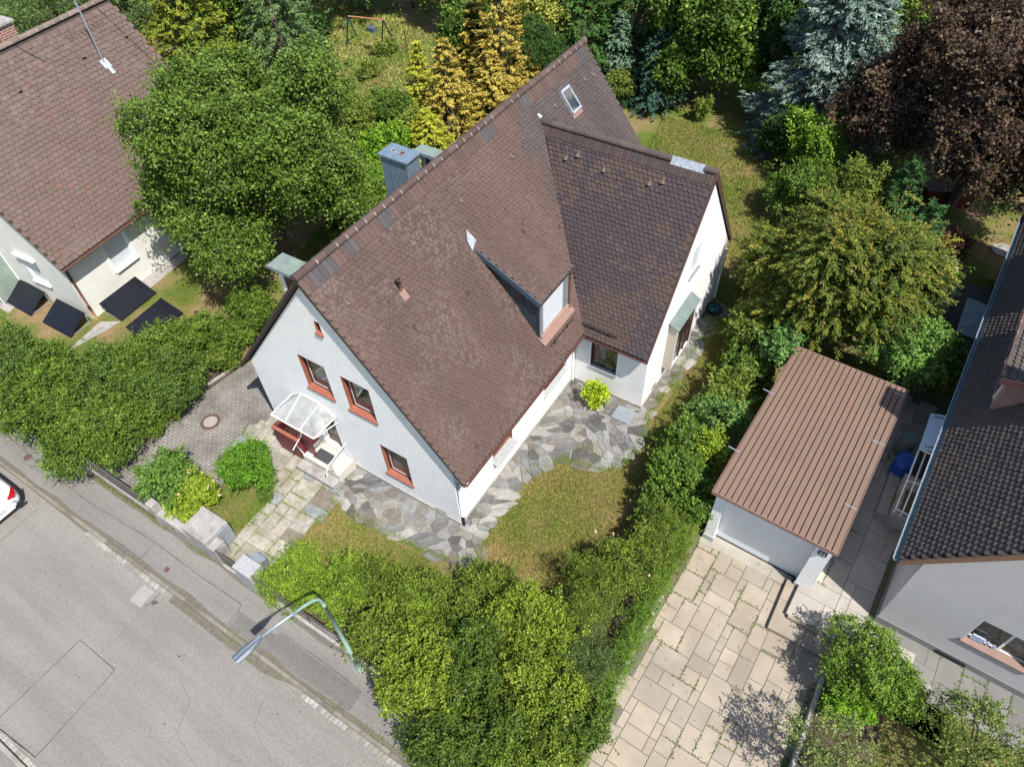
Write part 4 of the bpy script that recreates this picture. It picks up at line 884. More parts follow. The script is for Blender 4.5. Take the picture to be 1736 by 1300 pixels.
# --- skylight
def on_roof(x, y, off=0.): n_ = Vector((SL, 0, 1)).normalized(); return Vector((x, y, roof_z(x))) + n_ * off
sa, sb = -3.52, -2.98; y0, y1 = 11.95, 12.52
def roofbox(mb, xa, xb, ya, yb, o0, o1):
    vs = [on_roof(xa, ya, o0), on_roof(xb, ya, o0), on_roof(xb, yb, o0), on_roof(xa, yb, o0), on_roof(xa, ya, o1), on_roof(xb, ya, o1), on_roof(xb, yb, o1), on_roof(xa, yb, o1)]
    mb.add(vs, [(0, 3, 2, 1), (4, 5, 6, 7), (0, 1, 5, 4), (1, 2, 6, 5), (2, 3, 7, 6), (3, 0, 4, 7)])
mb = MB(); t_ = .05
for q in ((sa, sb, y0, y0 + t_), (sa, sb, y1 - t_, y1), (sa, sa + t_, y0 + t_, y1 - t_), (sb - t_, sb, y0 + t_, y1 - t_)): roofbox(mb, *q, .02, .13)
sk = mb.build('skylight', M_LEAD, rf)
mb = MB(); roofbox(mb, sa + t_, sb - t_, y0 + t_, y1 - t_, .06, .1); o = mb.build('skylight_pane', M_GLASS, house)
mb = MB(); roofbox(mb, sb, sb + .1, y0 - .02, y1 + .02, .04, .055); mb.build('skylight_apron', M_COPPERP, house)
# --- small roof parts: vent tiles, vent pipe, snow guards
def vent(name, base, slope, d_down, m, parent, s=1.):
    """hooded vent tile: a small half-cone opening downslope"""
    b = Vector(base); dn = Vector(d_down).normalized(); nn = Vector(slope).normalized(); sd = dn.cross(nn).normalized(); mb = MB(); k = 6
    vs = [b - dn * .13 * s]
    for j in range(k + 1):
        t = math.pi * j / k; vs.append(b + dn * .05 * s + sd * math.cos(t) * .07 * s + nn * (math.sin(t) * .075 * s + .02))
    mb.add(vs, [(0, j + 1, j + 2) for j in range(k)]); vs2 = [b + dn * .045 * s + nn * .02] + vs[1:]
    mb.tint = (.02, .015, .015); mb.add([v - dn * .01 for v in vs2], [(0, j + 2, j + 1) for j in range(k)])
    return mb.build(name, m, parent)
dnm = (1, 0, -SL); nm_ = (SL, 0, 1)
def roof_hit(px, py, n, p0):
    v = Vector(RM @ np.array([(px - 868) / F_PX, -(py - 650) / F_PX, -1])); n = Vector(n); c = Vector(CAM); t = n.dot(Vector(p0) - c) / n.dot(v); return c + v * t
mb = None
for (px, py) in ((588, 514), (699, 414), (780, 341), (866, 266), (939, 180), (990, 136), (1004, 128)):
    p = roof_hit(px, py, nm_, (-4, 0, ZRG)) + Vector(nm_).normalized() * .02
    old = MB; o = vent('vent_tile', p, nm_, dnm, M_TILE, rf, 1.1)
    a = o.data.attributes['tint']; nv = len(o.data.vertices); col = np.tile(np.array([.14, .115, .095, 1.]), (nv, 1)); col[8:] = (.015, .012, .012, 1); a.data.foreach_set('color', col.ravel())
for (px, py) in ((980, 264), (960, 269), (1024, 289), (1124, 309), (1101, 312)):
    p = roof_hit(px, py, (0, -WSL, 1), (0, 6.845, WZ0)) + Vector((0, -WSL, 1)).normalized() * .02
    o = vent('vent_tile', p, (0, -WSL, 1), (0, -1, -WSL), M_TILE, wro, 1.15)
    a = o.data.attributes['tint']; nv = len(o.data.vertices); col = np.tile(np.array([.13, .105, .09, 1.]), (nv, 1)); col[8:] = (.015, .012, .012, 1); a.data.foreach_set('color', col.ravel())
p = roof_hit(680, 495, nm_, (-4, 0, ZRG))
mb = MB(); mb.tube([p, p + Vector((.02, 0, .22)), p + Vector((.0, -.02, .46))], .045, 10); mb.tube([p + Vector((0, -.02, .44)), p + Vector((0, -.02, .52))], .062, 10); mb.build('vent_pipe', M_RUST, house, True)
mb = MB(); roofbox(mb, p.x - .02, p.x + .16, p.y - .11, p.y + .11, .035, .045); mb.build('pipe_flashing', M_COPPERP, house)
mb = MB()
def sguard(mb, a, b, up, n):
    a = Vector(a); b = Vector(b); up = Vector(up)
    for k in (.05, .11, .17): mb.tube([a + up * k, b + up * k], .007, 5)
    for i in range(n): q = a.lerp(b, i / (n - 1)); mb.tube([q + up * .02, q + up * .18], .006, 4)
e0 = on_roof(.12, 5.3, .03); e1 = on_roof(.12, 6.75, .03)
for k in (.06, .12): mb.tube([e0 + Vector((0, 0, k)), e1 + Vector((0, 0, k))], .008, 5)
for yy in (5.55, 6.35): mb.tube([on_roof(.12, yy, .03), on_roof(.12, yy, .03) + Vector((0, 0, .16))], .02, 5)
mb.build('snow_guard', M_BLACK, rf)
mb = MB(); wzb = wing_z(7.0); sguard(mb, (.35, 7.04, wing_z(7.04) + .02), (1.65, 7.04, wing_z(7.04) + .02), (0, -.55, .83), 22)
for xx in (.75, 1.35): mb.tube([(xx, 7.04, wing_z(7.04)), (xx, 6.95, wing_z(7.04) + .12)], .025, 5)
mb.build('snow_guard', M_BLACK, wro)
# --- entrance
ent = MB(); ent.bbox(-5.95, -.80, -.1, -4.35, -.024, .45, .015); eo = ent.build('entrance_steps', mat('pale_terrazzo', (.56, .53, .46), (.48, .45, .39), rough=.6, scale=12), house)
mb = MB(); mb.bbox(-6.0, -1.16, -.1, -4.35, -.801, .22, .012); mb.build('lower_step', M_CONC, eo)
mb = MB(); mb.bbox(-5.62, -.66, .45, -4.95, -.26, .465, .004); mb.build('doormat', mat('dark_mat', (.06, .065, .07), (.04, .04, .045), rough=.95, scale=30), eo)
mb = MB(); mb.box(-5.6, .2, .45, -4.75, .25, 2.45); dr_ = mb.build('door', M_BROWN, house)
mb = MB(); mb.box(-5.45, .19, 1.0, -5.0, .199, 2.3); mb.build('door_glass', M_GLASS, dr_)
mb = MB(); mb.tube([(-4.86, .16, 1.3), (-4.86, .16, 1.6)], .015, 6); mb.build('handle', M_GALV, dr_)
mb = MB(); mb.box(-7.12, -.76, -.1, -6.02, -.70, 1.12)
for i in range(9): mb.box(-7.10 + i * .12, -.772, 0, -7.0 + i * .12, -.7605, 1.1)
mb.box(-7.12, -.70, -.1, -7.06, -.024, 1.12); mb.box(-6.08, -.70, -.1, -6.02, -.024, 1.12); o_par = mb.build('parapet', M_MAROON, house)
mb = MB(); mb.box(-7.15, -.80, 1.12, -5.98, -.68, 1.22); mb.box(-7.15, -.68, 1.12, -7.03, -.024, 1.22); mb.box(-6.1, -.68, 1.12, -5.98, -.024, 1.22); mb.build('parapet_coping', M_TERRA, o_par)
mb = MB(); mb.box(-7.06, -.70, .7, -6.08, -.024, .74); mb.build('planter_bottom', mat('dry_soil', (.12, .05, .035), rough=.95), o_par)
mb = MB(); mb.box(-5.975, -.6, .45, -5.93, -.024, 1.32); mb.box(-5.93, -.6, .45, -5.5, -.56, 1.25); mb.build('screen', M_MAROON, o_par)
mb = MB(); rl = .018
mb.tube([(-4.42, -.03, 1.35), (-4.42, -.5, 1.3), (-4.42, -.95, 1.16), (-4.42, -1.12, 1.02), (-4.42, -1.14, .9)], rl, 8); mb.tube([(-4.42, -.9, 1.18), (-4.42, -.78, .45)], rl, 8)
mb.tube([(-4.42, -1.0, 1.12), (-4.42, -.7, .46)], .012, 6); mb.build('handrail', M_FRAME, eo, True)
mb = MB(); mb.tube([(-5.9, -.1, 2.5), (-5.9, -.6, 1.35), (-5.9, -.95, 1.18), (-5.9, -1.08, 1.1)], rl, 8); mb.tube([(-5.9, -.9, 1.2), (-5.88, -.76, .45)], rl, 8); mb.build('handrail', M_FRAME, eo, True)
cz, ce = 2.93, 2.56; cxa, cxb = -6.42, -4.55; cya = -.98
Pq = dict(a=(-5.9, -.03, cz), b=(-5.1, -.03, cz), c=(cxb, -.03, ce + .02), d=(cxb - .03, cya, ce), e=(cxa, cya, ce), f=(cxa, -.03, ce + .02))
mid1 = Vector(Pq['e']).lerp(Vector(Pq['d']), .33); mid2 = Vector(Pq['e']).lerp(Vector(Pq['d']), .66)
mb = MB()
def bar(mb, a, b, t=.03): mb.tube([a, b], t, 6)
for a, b in (('a', 'b'), ('b', 'c'), ('c', 'd'), ('e', 'f'), ('f', 'a')): bar(mb, Pq[a], Pq[b], .019)
bar(mb, Pq['e'], Pq['d'], .026); bar(mb, Pq['a'], mid1, .014); bar(mb, Pq['b'], mid2, .014)
mb.tube([(cxa, -.03, ce - .25), (cxa, cya + .05, ce - .03)], .015, 6); mb.tube([(cxb, -.03, ce - .25), (cxb - .03, cya + .05, ce - .03)], .015, 6)
can = mb.build('entrance_canopy', M_FRAME, house)
mb = MB(); mb.sheet([Pq['a'], Pq['f'], Pq['e'], tuple(mid1)]); mb.sheet([Pq['a'], tuple(mid1), tuple(mid2), Pq['b']]); mb.sheet([Pq['b'], tuple(mid2), Pq['d'], Pq['c']]); mb.build('canopy_glass', M_CANGLASS, can)

# ============================================================ GARAGE
gar = thing('garage', 'white garage with brown ribbed metal flat roof and pale roller door', 'garage', (6.487, 3.534, 0), GY)
GW, GL, GZ = 3.54, 6.68, 2.6
mb = MB(); mb.box(.12, .2, -.5, .42, .5, GZ - .12); mb.box(3.02, .17, -.5, 3.46, .6, GZ - .12); mb.box(.12, .5, -.5, .3, GL - .12, GZ - .12); mb.box(3.28, .6, -.5, 3.46, GL - .12, GZ - .12); mb.box(.3, GL - .3, -.5, 3.28, GL - .12, GZ - .12); mb.box(.42, .45, 2.0, 3.02, .6, GZ - .12)
mb.build('wall', M_WHITE, gar)
M_BGP = mat('blue_grey_plinth', (.40, .44, .45), (.34, .38, .39), rough=.8)
mb = MB(); mb.box(.1, .18, -.5, .44, .5, -.02); mb.build('plinth', M_BGP, gar); mb = MB(); mb.box(3.0, .15, -.5, 3.48, .62, .02); mb.build('plinth', M_BGP, gar)
mb = MB(); nsl = 22; h0 = ZD + .02
for i in range(nsl):
    z0 = h0 + (2.0 - h0) * i / nsl; z1 = h0 + (2.0 - h0) * (i + 1) / nsl; mb.prism([(.42, .50, z0), (.42, .515, z0), (.42, .515, z1), (.42, .502, z1), (.42, .498, z1 - .012)], (2.6, 0, 0))
mb.build('garage_door', mat('pale_blue_door', (.74, .77, .80), (.71, .74, .77), rough=.45, scale=2), gar)
mb = MB(); mb.box(.42, .45, h0 - .02, 3.02, .53, h0); mb.build('door_seal', M_BLACK, gar)
mb = MB(); mb.box(0.03, .03, GZ - .16, GW - .03, GL - .03, GZ - .045); mb.build('roof_deck', M_COPPERP, gar)
mb = MB(); nr = 20; pw = GW / nr
for i in range(nr):
    a, b = i * pw, (i + 1) * pw; e = .009
    mb.mat(0).add([(a + .009 + e, 0, GZ), (b - .009 - e, 0, GZ), (b - .009 - e, GL, GZ), (a + .009 + e, GL, GZ)], [(0, 1, 2, 3)])
    mb.mat(0).add([(b - .009 - e, 0, GZ), (b - .009, 0, GZ - .04), (b - .009, GL, GZ - .04), (b - .009 - e, GL, GZ)], [(0, 1, 2, 3)])
    mb.mat(0).add([(a + .009, 0, GZ - .04), (a + .009 + e, 0, GZ), (a + .009 + e, GL, GZ), (a + .009, GL, GZ - .04)], [(0, 1, 2, 3)])
    mb.mat(1).add([(a - .009, 0, GZ - .04), (a + .009, 0, GZ - .04), (a + .009, GL, GZ - .04), (a - .009, GL, GZ - .04)], [(0, 1, 2, 3)])
gr = mb.build('roof', [M_GARROOF, M_GARSEAM], gar)
mb = MB(); mb.box(-.012, -.022, GZ - .14, GW + .012, -.002, GZ + .003); mb.box(-.02, 0, GZ - .14, -.004, GL, GZ + .003); mb.box(GW + .004, 0, GZ - .14, GW + .02, GL, GZ + .003); mb.box(-.012, GL + .002, GZ - .14, GW + .012, GL + .02, GZ + .003)
mb.build('roof_edge', M_COPPERP, gar)
ca_, sa_ = math.cos(GY), math.sin(GY)
def gl(p): x, y = p[0] - 6.487, p[1] - 3.534; return ca_ * x + sa_ * y, -sa_ * x + ca_ * y
for (px, py, px2, py2) in ((1294, 659, 1312, 668), (1235, 756, 1254, 766), (1515, 664, 1535, 672), (1478, 745, 1500, 755), (1432, 853, 1453, 864)):
    a = gl(G(px, py, GZ + .02)); b = gl(G(px2, py2, GZ + .02)); mb = MB(); M_ = Matrix.Translation((a[0], a[1], GZ + .002)); L_ = math.hypot(b[0] - a[0], b[1] - a[1])
    mb.box(0, -.015, 0, L_, .015, .02, M_ @ Matrix.Rotation(math.atan2(b[1] - a[1], b[0] - a[0]), 4, 'Z')); mb.build('snow_bracket', M_GALV, gar)
a = gl(G(1443, 683, GZ)); mb = MB(); mb.sheet([(a[0] + .08 * math.cos(t) * random.uniform(.6, 1.3), a[1] + .04 * math.sin(t) * random.uniform(.6, 1.3), GZ + .004) for t in np.linspace(0, 6.0, 10)]); mb.build('rust_spot', M_TERRA, gar)
mb = MB(); mb.bbox(0, 0, 0, .26, .02, .2, .002) if False else mb.box(3.12, .145, 1.93, 3.36, .169, 2.13); npl = mb.build('number_plate', mat('navy_enamel', (.015, .02, .05), rough=.3), gar)
text_mesh('house_number', '24', .16, Matrix.Translation((3.24, .142, 2.045)) @ Matrix.Rotation(R(90), 4, 'X'), npl, M_FRAME)
mb = MB(); mb.box(3.15, .1425, 1.955, 3.33, .1445, 1.962); mb.build('plate_line', M_FRAME, npl)

# ============================================================ LEFT HOUSE
LYAW = .08
lh = thing('house', 'cream house at left with brown tiled roof, brick chimney and leaning solar panels', 'house', (-18.5, -.08, 0), LYAW)
LW_, LL_, lze, lzr = 8.6, 9.2, 3.0, 8.5; lsl = (lzr - lze) / 4.8
def lz(x): return lzr - lsl * abs(x + 4.3)
mb = MB(); mb.prism([(-8.6, 0, -.3), (0, 0, -.3), (0, 0, lz(0) - .2), (-4.3, 0, lzr - .2), (-8.6, 0, lz(-8.6) - .2)], (0, LL_, 0)); lw = mb.build('wall', M_CREAM, lh)
cut(lw, [(-.12, 1.85, 1.16, .3, 2.92, 2.45), (-2.74, -.3, 1.16, -1.76, .12, 2.45)])
o = window(lh, 1.85, 1.16, 2.92, 2.45, 0, 'x', frame=M_FRAME, pane=M_SHUT, reveal=M_FRAME, sill=M_FRAME, silld=.12, depth=.1, fw=.05)
mb = MB(); mb.box(.001, 1.74, 1.1, .03, 1.85, 2.54); mb.box(.001, 2.92, 1.1, .03, 3.03, 2.54); mb.box(.001, 1.85, 2.45, .03, 2.92, 2.54); mb.build('surround', M_FRAME, o)
o = window(lh, -2.74, 1.16, -1.76, 2.45, 0, 'y', frame=M_FRAME, pane=M_SHUT, reveal=M_FRAME, sill=M_FRAME, silld=.1, depth=.1)
mb = MB(); mb.box(-2.85, -.16, 2.46, -1.65, -.001, 2.58); mb.build('shutter_box', M_FRAME, o)
mb = MB(); mb.box(-6.2, -1.1, 2.0, -4.2, -.0, 2.05); mb.box(-4.24, -1.1, .0, -4.2, -1.06, 2.0); mb.box(-4.24, -.04, .0, -4.2, -.001, 2.0); mb.box(-6.2, -1.12, 1.95, -4.18, -1.1, 2.08)
po = mb.build('porch', M_FRAME, lh)
mb = MB(); mb.box(-4.23, -1.06, .05, -4.21, -.04, 2.0); mb.box(-6.2, -1.09, .05, -4.24, -1.07, 1.95); mb.build('porch_glass', M_GREENGL, po)
mb = MB()
for sgn in (1, -1):
    xe = -4.3 + sgn * 4.8; mb.prism([(-4.3, -.22, lzr - .01), (xe, -.22, lze - .01), (xe, -.22, lze - .14), (-4.3, -.22, lzr - .18)], (0, LL_ + .5, 0))
lr = mb.build('roof', M_DECK, lh)
def l_cols(C):
    n2 = vnoise(C, 1.4, 22); r = rng.random(len(C)); c = blendc([(.112, .074, .062), (.128, .087, .073), (.148, .104, .09)], n2 * .5 + r * .5); odd = rng.random(len(C)) < .01
    return np.where(odd[:, None], c * np.array([1.2, .9, .8]), c)
def l_lich(C): return np.clip((vnoise(C, .8, 25) - .42) * 2.5, 0, 1) * (rng.random(len(C)) < .4) * .8
tiles('tiles', (.5, -.25, lze), (0, 1, 0), (-4.8, 0, lzr - lze), LL_ + .55, math.hypot(4.8, lzr - lze) - .1, lr, l_cols, None, tw=.225, ga=.19, lich=l_lich)
tiles('tiles', (-9.1, -.25, lze), (0, 1, 0), (4.8, 0, lzr - lze), LL_ + .55, math.hypot(4.8, lzr - lze) - .1, lr, l_cols, None, tw=.225, ga=.19)
ridge_caps('ridge_tiles', (-4.3, -.25, lzr + .03), (-4.3, LL_ + .3, lzr + .03), lr, (.19, .14, .12), r=.13, step=.38)
mb = MB(); mb.tube([(.5, .05, lze - .1), (.28, .1, 2.75), (.08, .08, 2.5), (.06, .06, .75)], .05, 10); mb.build('downpipe', M_COPPERD, lh, True)
mb = MB(); mb.tube([(.06, .06, .76), (.06, .06, 0)], .062, 10); mb.build('downpipe_base', mat('ochre_pipe', (.34, .2, .09), rough=.7), lh, True)
gutter('gutter', (.56, -.25, lze - .05), (.56, LL_ + .3, lze - .05), .06, lh, M_COPPERD)
lfx, lfy = -5.05, 5.1
mb = MB(); mb.box(lfx - .35, lfy - .32, 6.5, lfx + .35, lfy + .4, 9.0); mb.build('chimney', M_BRICK, lr)
mb = MB(); mb.bbox(lfx - .43, lfy - .40, 9.0, lfx + .43, lfy + .48, 9.1, .02); mb.build('chimney_cap', M_CONC, lh)
mb = MB(); mb.lathe([(.12, 0), (.12, .04), (.08, .09)], (lfx, lfy, 9.1), 16); mb.build('flue', M_GALV, lh)
nl = Vector((lsl, 0, 1)).normalized()
def lroof(x, y, o=0): return Vector((x, y, lz(x))) + nl * o
pm = lroof(-2.95, 7.25); mb = MB(); mb.tube([pm, pm + Vector((0, 0, 2.6))], .035, 8); mb.build('antenna_mast', M_GALV, lh)
mb = MB(); mb.tube([pm + Vector((-.0, -.9, 2.5)), pm + Vector((0, .9, 2.5))], .012, 5)
for i in range(9): q = pm + Vector((0, -.85 + i * .21, 2.5)); mb.tube([q + Vector((-.3 + i * .02, 0, 0)), q + Vector((.3 - i * .02, 0, 0))], .006, 4)
mb.build('antenna', M_BLACK, lh)
def lbox(mb, xa, xb, ya, yb, o0, o1):
    vs = [lroof(xa, ya, o0), lroof(xb, ya, o0), lroof(xb, yb, o0), lroof(xa, yb, o0), lroof(xa, ya, o1), lroof(xb, ya, o1), lroof(xb, yb, o1), lroof(xa, yb, o1)]
    mb.add(vs, [(0, 3, 2, 1), (4, 5, 6, 7), (0, 1, 5, 4), (1, 2, 6, 5), (2, 3, 7, 6), (3, 0, 4, 7)])
mb = MB(); lbox(mb, -3.05, -2.8, 7.1, 7.42, .04, .06); lbox(mb, -2.8, -2.62, 7.18, 7.34, .04, .058); mb.build('mast_flashing', M_LEAD, lh)
for (x, y) in ((-3.31, 3.7), (-3.31, 6.7), (-3.28, 8.87)):
    o = vent('vent_tile', lroof(x, y, .04), nl, (1, 0, -lsl), M_TILE, lr, 1.2); a = o.data.attributes['tint']; nv = len(o.data.vertices); col = np.tile(np.array([.14, .1, .09, 1.]), (nv, 1)); col[8:] = (.012, .01, .01, 1); a.data.foreach_set('color', col.ravel())
mb = MB(); q0 = lroof(-4.2, 8.75, .07); q1 = lroof(-1.5, 9.2, .07); mb.tube([q0, q1], .009, 5); q0 = lroof(-4.2, 4.9, .07); q1 = lroof(-3.6, 5.3, .1); mb.tube([q0, q1], .012, 5); mb.build('lightning_wire', M_BLACK, lr)
# solar panels, each with frame legs
def solar(x, y, rz, label, w_=1.8, d_=1.12, tilt=27):
    t = thing('solar_panel', label, 'solar panel', (x, y, .06), rz, 'black solar panels leaning by the cream house')
    M = Matrix.Rotation(R(tilt), 4, 'X'); mb = MB(); mb.box(-w_ / 2, 0, 0, w_ / 2, d_, .03, M); o = mb.build('panel', M_SOLAR, t)
    mb = MB()
    for i in range(1, 6): mb.box(-w_ / 2 + i * w_ / 6 - .004, .01, .031, -w_ / 2 + i * w_ / 6 + .004, d_ - .01, .0325, M)
    for i in range(1, 10): mb.box(-w_ / 2 + .01, i * d_ / 10 - .003, .0330, w_ / 2 - .01, i * d_ / 10 + .003, .0340, M)
    mb.build('cell_grid', mat('cell_line', (.03, .032, .04), rough=.4), o)
    mb = MB(); top = M @ Vector((0, d_ - .05, 0))
    for s in (-1, 1): mb.tube([(s * (w_ / 2 - .06), top.y, -.06), (s * (w_ / 2 - .06), top.y, top.z)], .018, 6); mb.tube([(s * (w_ / 2 - .06), .04, -.0), (s * (w_ / 2 - .06), top.y, -.04)], .015, 6)
    mb.build('frame', M_GALV, t)
solar(-21.85, -1.36, 0.01, 'black solar panel leaning beside the green glass porch, leftmost of the four')
solar(-19.25, -1.30, 0.03, 'black solar panel standing before the house corner, its right side open')
solar(-17.42, 1.36, R(90) + .06, 'black solar panel leaning on the cream side wall below the shuttered window', w_=1.9)
solar(-15.4, 1.1, R(90) + .08, 'black solar panel standing alone on grass, partly behind the hedge', w_=1.9, tilt=22)

# ============================================================ RIGHT HOUSE
rh = thing('house', 'grey plastered house at right with dark tiled roof and reddish dormers', 'house', (11.78, 3.66, 0), -.035)
rW, rL, rze, rsl = 9.0, 17.0, 3.4, 1.25; rxr = 4.5; rzr = rze + rsl * (rxr + .5)
def rz_(x): return rzr - rsl * abs(x - rxr)
mb = MB(); mb.prism([(0, 0, -.3), (rW, 0, -.3), (rW, 0, rz_(rW) - .25), (rxr, 0, rzr - .25), (0, 0, rz_(0) - .25)], (0, rL, 0)); rw = mb.build('wall', M_GREYW, rh)
cut(rw, [(1.82, -.3, 1.22, 3.4, .23, 2.42)])
o = window(rh, 1.82, 1.22, 3.4, 2.42, 0, frame=M_FRAME, reveal=M_FRAME, sill=mat('brown_sill', (.20, .115, .085), rough=.5), silld=.07, sillt=.05, mull=1, depth=.22, fw=.06)
mb = MB(); mb.box(1.95, .08, 1.28, 2.25, .13, 1.5); mb.box(2.3, .1, 1.28, 2.36, .13, 1.45); mb.box(2.45, .1, 1.28, 2.52, .13, 1.42); mb.build('window_ornament', mat('blue_white_items', (.5, .55, .7), (.2, .25, .4), scale=20), o)
mb = MB(); mb.box(-.03, -.03, -.3, rW, 0, .28); mb.box(-.03, 0, -.3, 0, rL, .28); mb.build('plinth', mat('dark_plinth', (.19, .195, .2), (.16, .165, .17), rough=.8), rh)
mb = MB(); mb.box(1.6, -.05, .03, 2.35, -.031, .2); mb.build('cellar_window', M_BLACK, rh)
mb = MB()
mb.prism([(rxr, -.18, rzr - .01), (-.5, -.18, rze - .01), (-.5, -.18, rze - .16), (rxr, -.18, rzr - .2)], (0, rL + .36, 0)); mb.prism([(rxr, -.18, rzr - .01), (rW + .5, -.18, rze - .01), (rW + .5, -.18, rze - .16), (rxr, -.18, rzr - .2)], (0, rL + .36, 0)); rr = mb.build('roof', M_DECK, rh)
def r_cols(C):
    r = rng.random(len(C)); n2 = vnoise(C, 1.2, 31); return blendc([(.07, .058, .054), (.092, .076, .068), (.125, .093, .074)], r * .6 + n2 * .4)
tiles('tiles', (-.5, -.2, rze), (0, 1, 0), (rxr + .5, 0, rzr - rze), rL + .4, math.hypot(rxr + .5, rzr - rze) - .1, rr, r_cols, None, tw=.16, ga=.145, lift=.058, th=.036)
tiles('tiles', (rW + .5, -.2, rze), (0, 1, 0), (-(rxr + .5), 0, rzr - rze), rL + .4, math.hypot(rxr + .5, rzr - rze) - .1, rr, r_cols, None, tw=.16, ga=.145, lift=.058, th=.036)
ridge_caps('ridge_tiles', (rxr, -.2, rzr + .03), (rxr, rL + .2, rzr + .03), rr, (.09, .07, .06))
mb = MB()
for s in (-1, 1):
    xe = rxr + s * (rxr + .5); mb.prism([(rxr, -.24, rzr + .04), (xe, -.24, rze + .04), (xe, -.24, rze - .19), (rxr, -.24, rzr - .22)], (0, .035, 0))
mb.build('verge_board', mat('brown_verge_light', (.21, .12, .08), (.17, .1, .07), rough=.55, scale=9), rh)
gutter('gutter', (-.58, -.2, rze - .02), (-.58, rL + .2, rze - .02), .075, rh, mat('blue_grey_gutter', (.14, .2, .24), (.11, .16, .19), rough=.4, metal=.3))
mb = MB(); mb.box(-.665, -.2, rze - .035, -.65, rL + .2, rze - .005); mb.build('gutter_lip', M_LEAD, rh)
def rdormer(ya, yb):
    mb = MB(); xf = .12; zt = 5.35; xb = 2.4
    mb.prism([(xf, ya, rz_(xf) - .1), (xf, ya, zt), (xb, ya, zt + .55), (xb, ya, rz_(xb) - .1)], (0, yb - ya, 0)); d = mb.build('dormer', M_PINKW, rh)
    mb = MB(); mb.box(-.1, ya - .12, zt + .04, -.06, yb + .12, zt + .16); mb.prism([(-.1, ya - .14, zt + .18), (xb + .3, ya - .14, zt + .18 + (xb + .4) * .25), (xb + .3, ya - .14, zt - .02 + (xb + .4) * .25), (-.1, ya - .14, zt - .02)], (0, .05, 0)); mb.build('fascia', mat('red_brown_board', (.30, .13, .11), rough=.5), d)
    mb = MB(); mb.prism([(-.08, ya - .09, zt + .1), (xb + .3, ya - .09, zt + .1 + (xb + .38) * .25), (xb + .3, ya - .09, zt + (xb + .38) * .25), (-.08, ya - .09, zt)], (0, yb - ya + .18, 0)); r_ = mb.build('roof', M_DECK, d)
    tiles('tiles', (-.1, ya - .1, zt + .1), (0, 1, 0), (1, 0, .25), yb - ya + .2, 2.7, r_, r_cols, None, tw=.165, ga=.155, lift=.06, th=.04)
    mb = MB(); mb.box(xf - .04, ya + .35, 4.35, xf - .001, ya + 1.3, 5.3); mb.box(xf - .04, yb - 1.3, 4.35, xf - .001, yb - .35, 5.3); o = mb.build('window', M_FRAME, d)
    mb = MB(); mb.box(xf - .05, ya + .42, 4.42, xf - .041, ya + 1.23, 5.23); mb.box(xf - .05, yb - 1.23, 4.42, xf - .041, yb - .42, 5.23); mb.build('pane', M_GLASS, o)
rdormer(5.1, 8.3); rdormer(9.7, 12.9)
mb = MB(); mb.prism([(rxr, 9.0, rzr + .0), (-.5, 9.0, rze + .0), (-.5, 9.0, rze + .09), (rxr, 9.0, rzr + .09)], (0, .06, 0)); mb.build('party_wall_strip', M_DECK, rr)
mb = MB(); mb.box(2.35, 3.6, 6, 3.05, 4.5, 10.6); mb.build('chimney', M_BRICK, rr)
# things beside the right house
st = MB(); st.bbox(11.2, 6.75, -.05, 11.86, 8.45, .85, .02); rs = st.build('entrance_stair', M_CONC); tag(rs, 'grey concrete entrance landing with brown mat beside the right house', 'stairs')
mb = MB(); mb.bbox(10.86, 6.95, -.05, 11.19, 8.75, .36, .02); mb.build('step', M_CONC, rs)
mb = MB(); mb.box(11.36, 6.9, .85, 11.75, 7.8, .87); mb.build('mat', mat('brown_mat', (.13, .07, .04), rough=.95), rs)
mb = MB()
for xx in (11.22, 11.42): mb.tube([(xx, 6.8, .85), (xx, 6.8, 1.05), (xx - .02, 7.6, 1.5), (xx - .02, 9.4, 1.9)], .025, 6)
for yy in (7.6, 8.9): mb.tube([(11.2, yy, 1.5 + (yy - 7.6) * .2), (11.5, yy, 1.58 + (yy - 7.6) * .2), (11.84, yy, 1.5 + (yy - 7.6) * .2)], .018, 6)
mb.tube([(11.22, 6.8, 1.05), (11.84, 6.8, 1.02)], .025, 6); mb.build('handrail', M_FRAME, rs)
aw = thing('door_canopy', 'white curved plastic door canopy over the blue barrel by the right house', 'canopy', (11.2, 8.4, 2.1))
mb = MB(); n_ = 8
for i in range(n_):
    a0, a1 = i / n_, (i + 1) / n_
    f_ = lambda t: (-.06 + .52 * t, .16 * math.sin(t * math.pi / 2))
    (xa, za), (xb, zb) = f_(a0), f_(a1); mb.sheet([(xa, 0, za), (xb, 0, zb), (xb, 1.6, zb), (xa, 1.6, za)]); mb.sheet([(xa, 0, za - .012), (xa, 1.6, za - .012), (xb, 1.6, zb - .012), (xb, 0, zb - .012)])
mb.build('sheet', mat('pale_blue_plastic', (.62, .72, .82), (.56, .66, .76), rough=.35), aw, True)
mb = MB(); mb.box(-.07, -.02, -.03, -.05, 1.62, .0); mb.box(.0, 0, -.02, .5, .02, .04); mb.box(.0, 1.58, -.02, .5, 1.6, .04); mb.build('frame', M_FRAME, aw)
mb = MB()
for (yy, n2) in ((.12, 6), (1.42, 6)):
    for i in range(n2): mb.box(.02 + i * .04, yy, .105 + .008 * i, .045 + i * .04, yy + random.uniform(.03, .05), .112 + .012 * i)
mb.build('printed_marks', mat('print_ink', (.06, .08, .12)), aw)
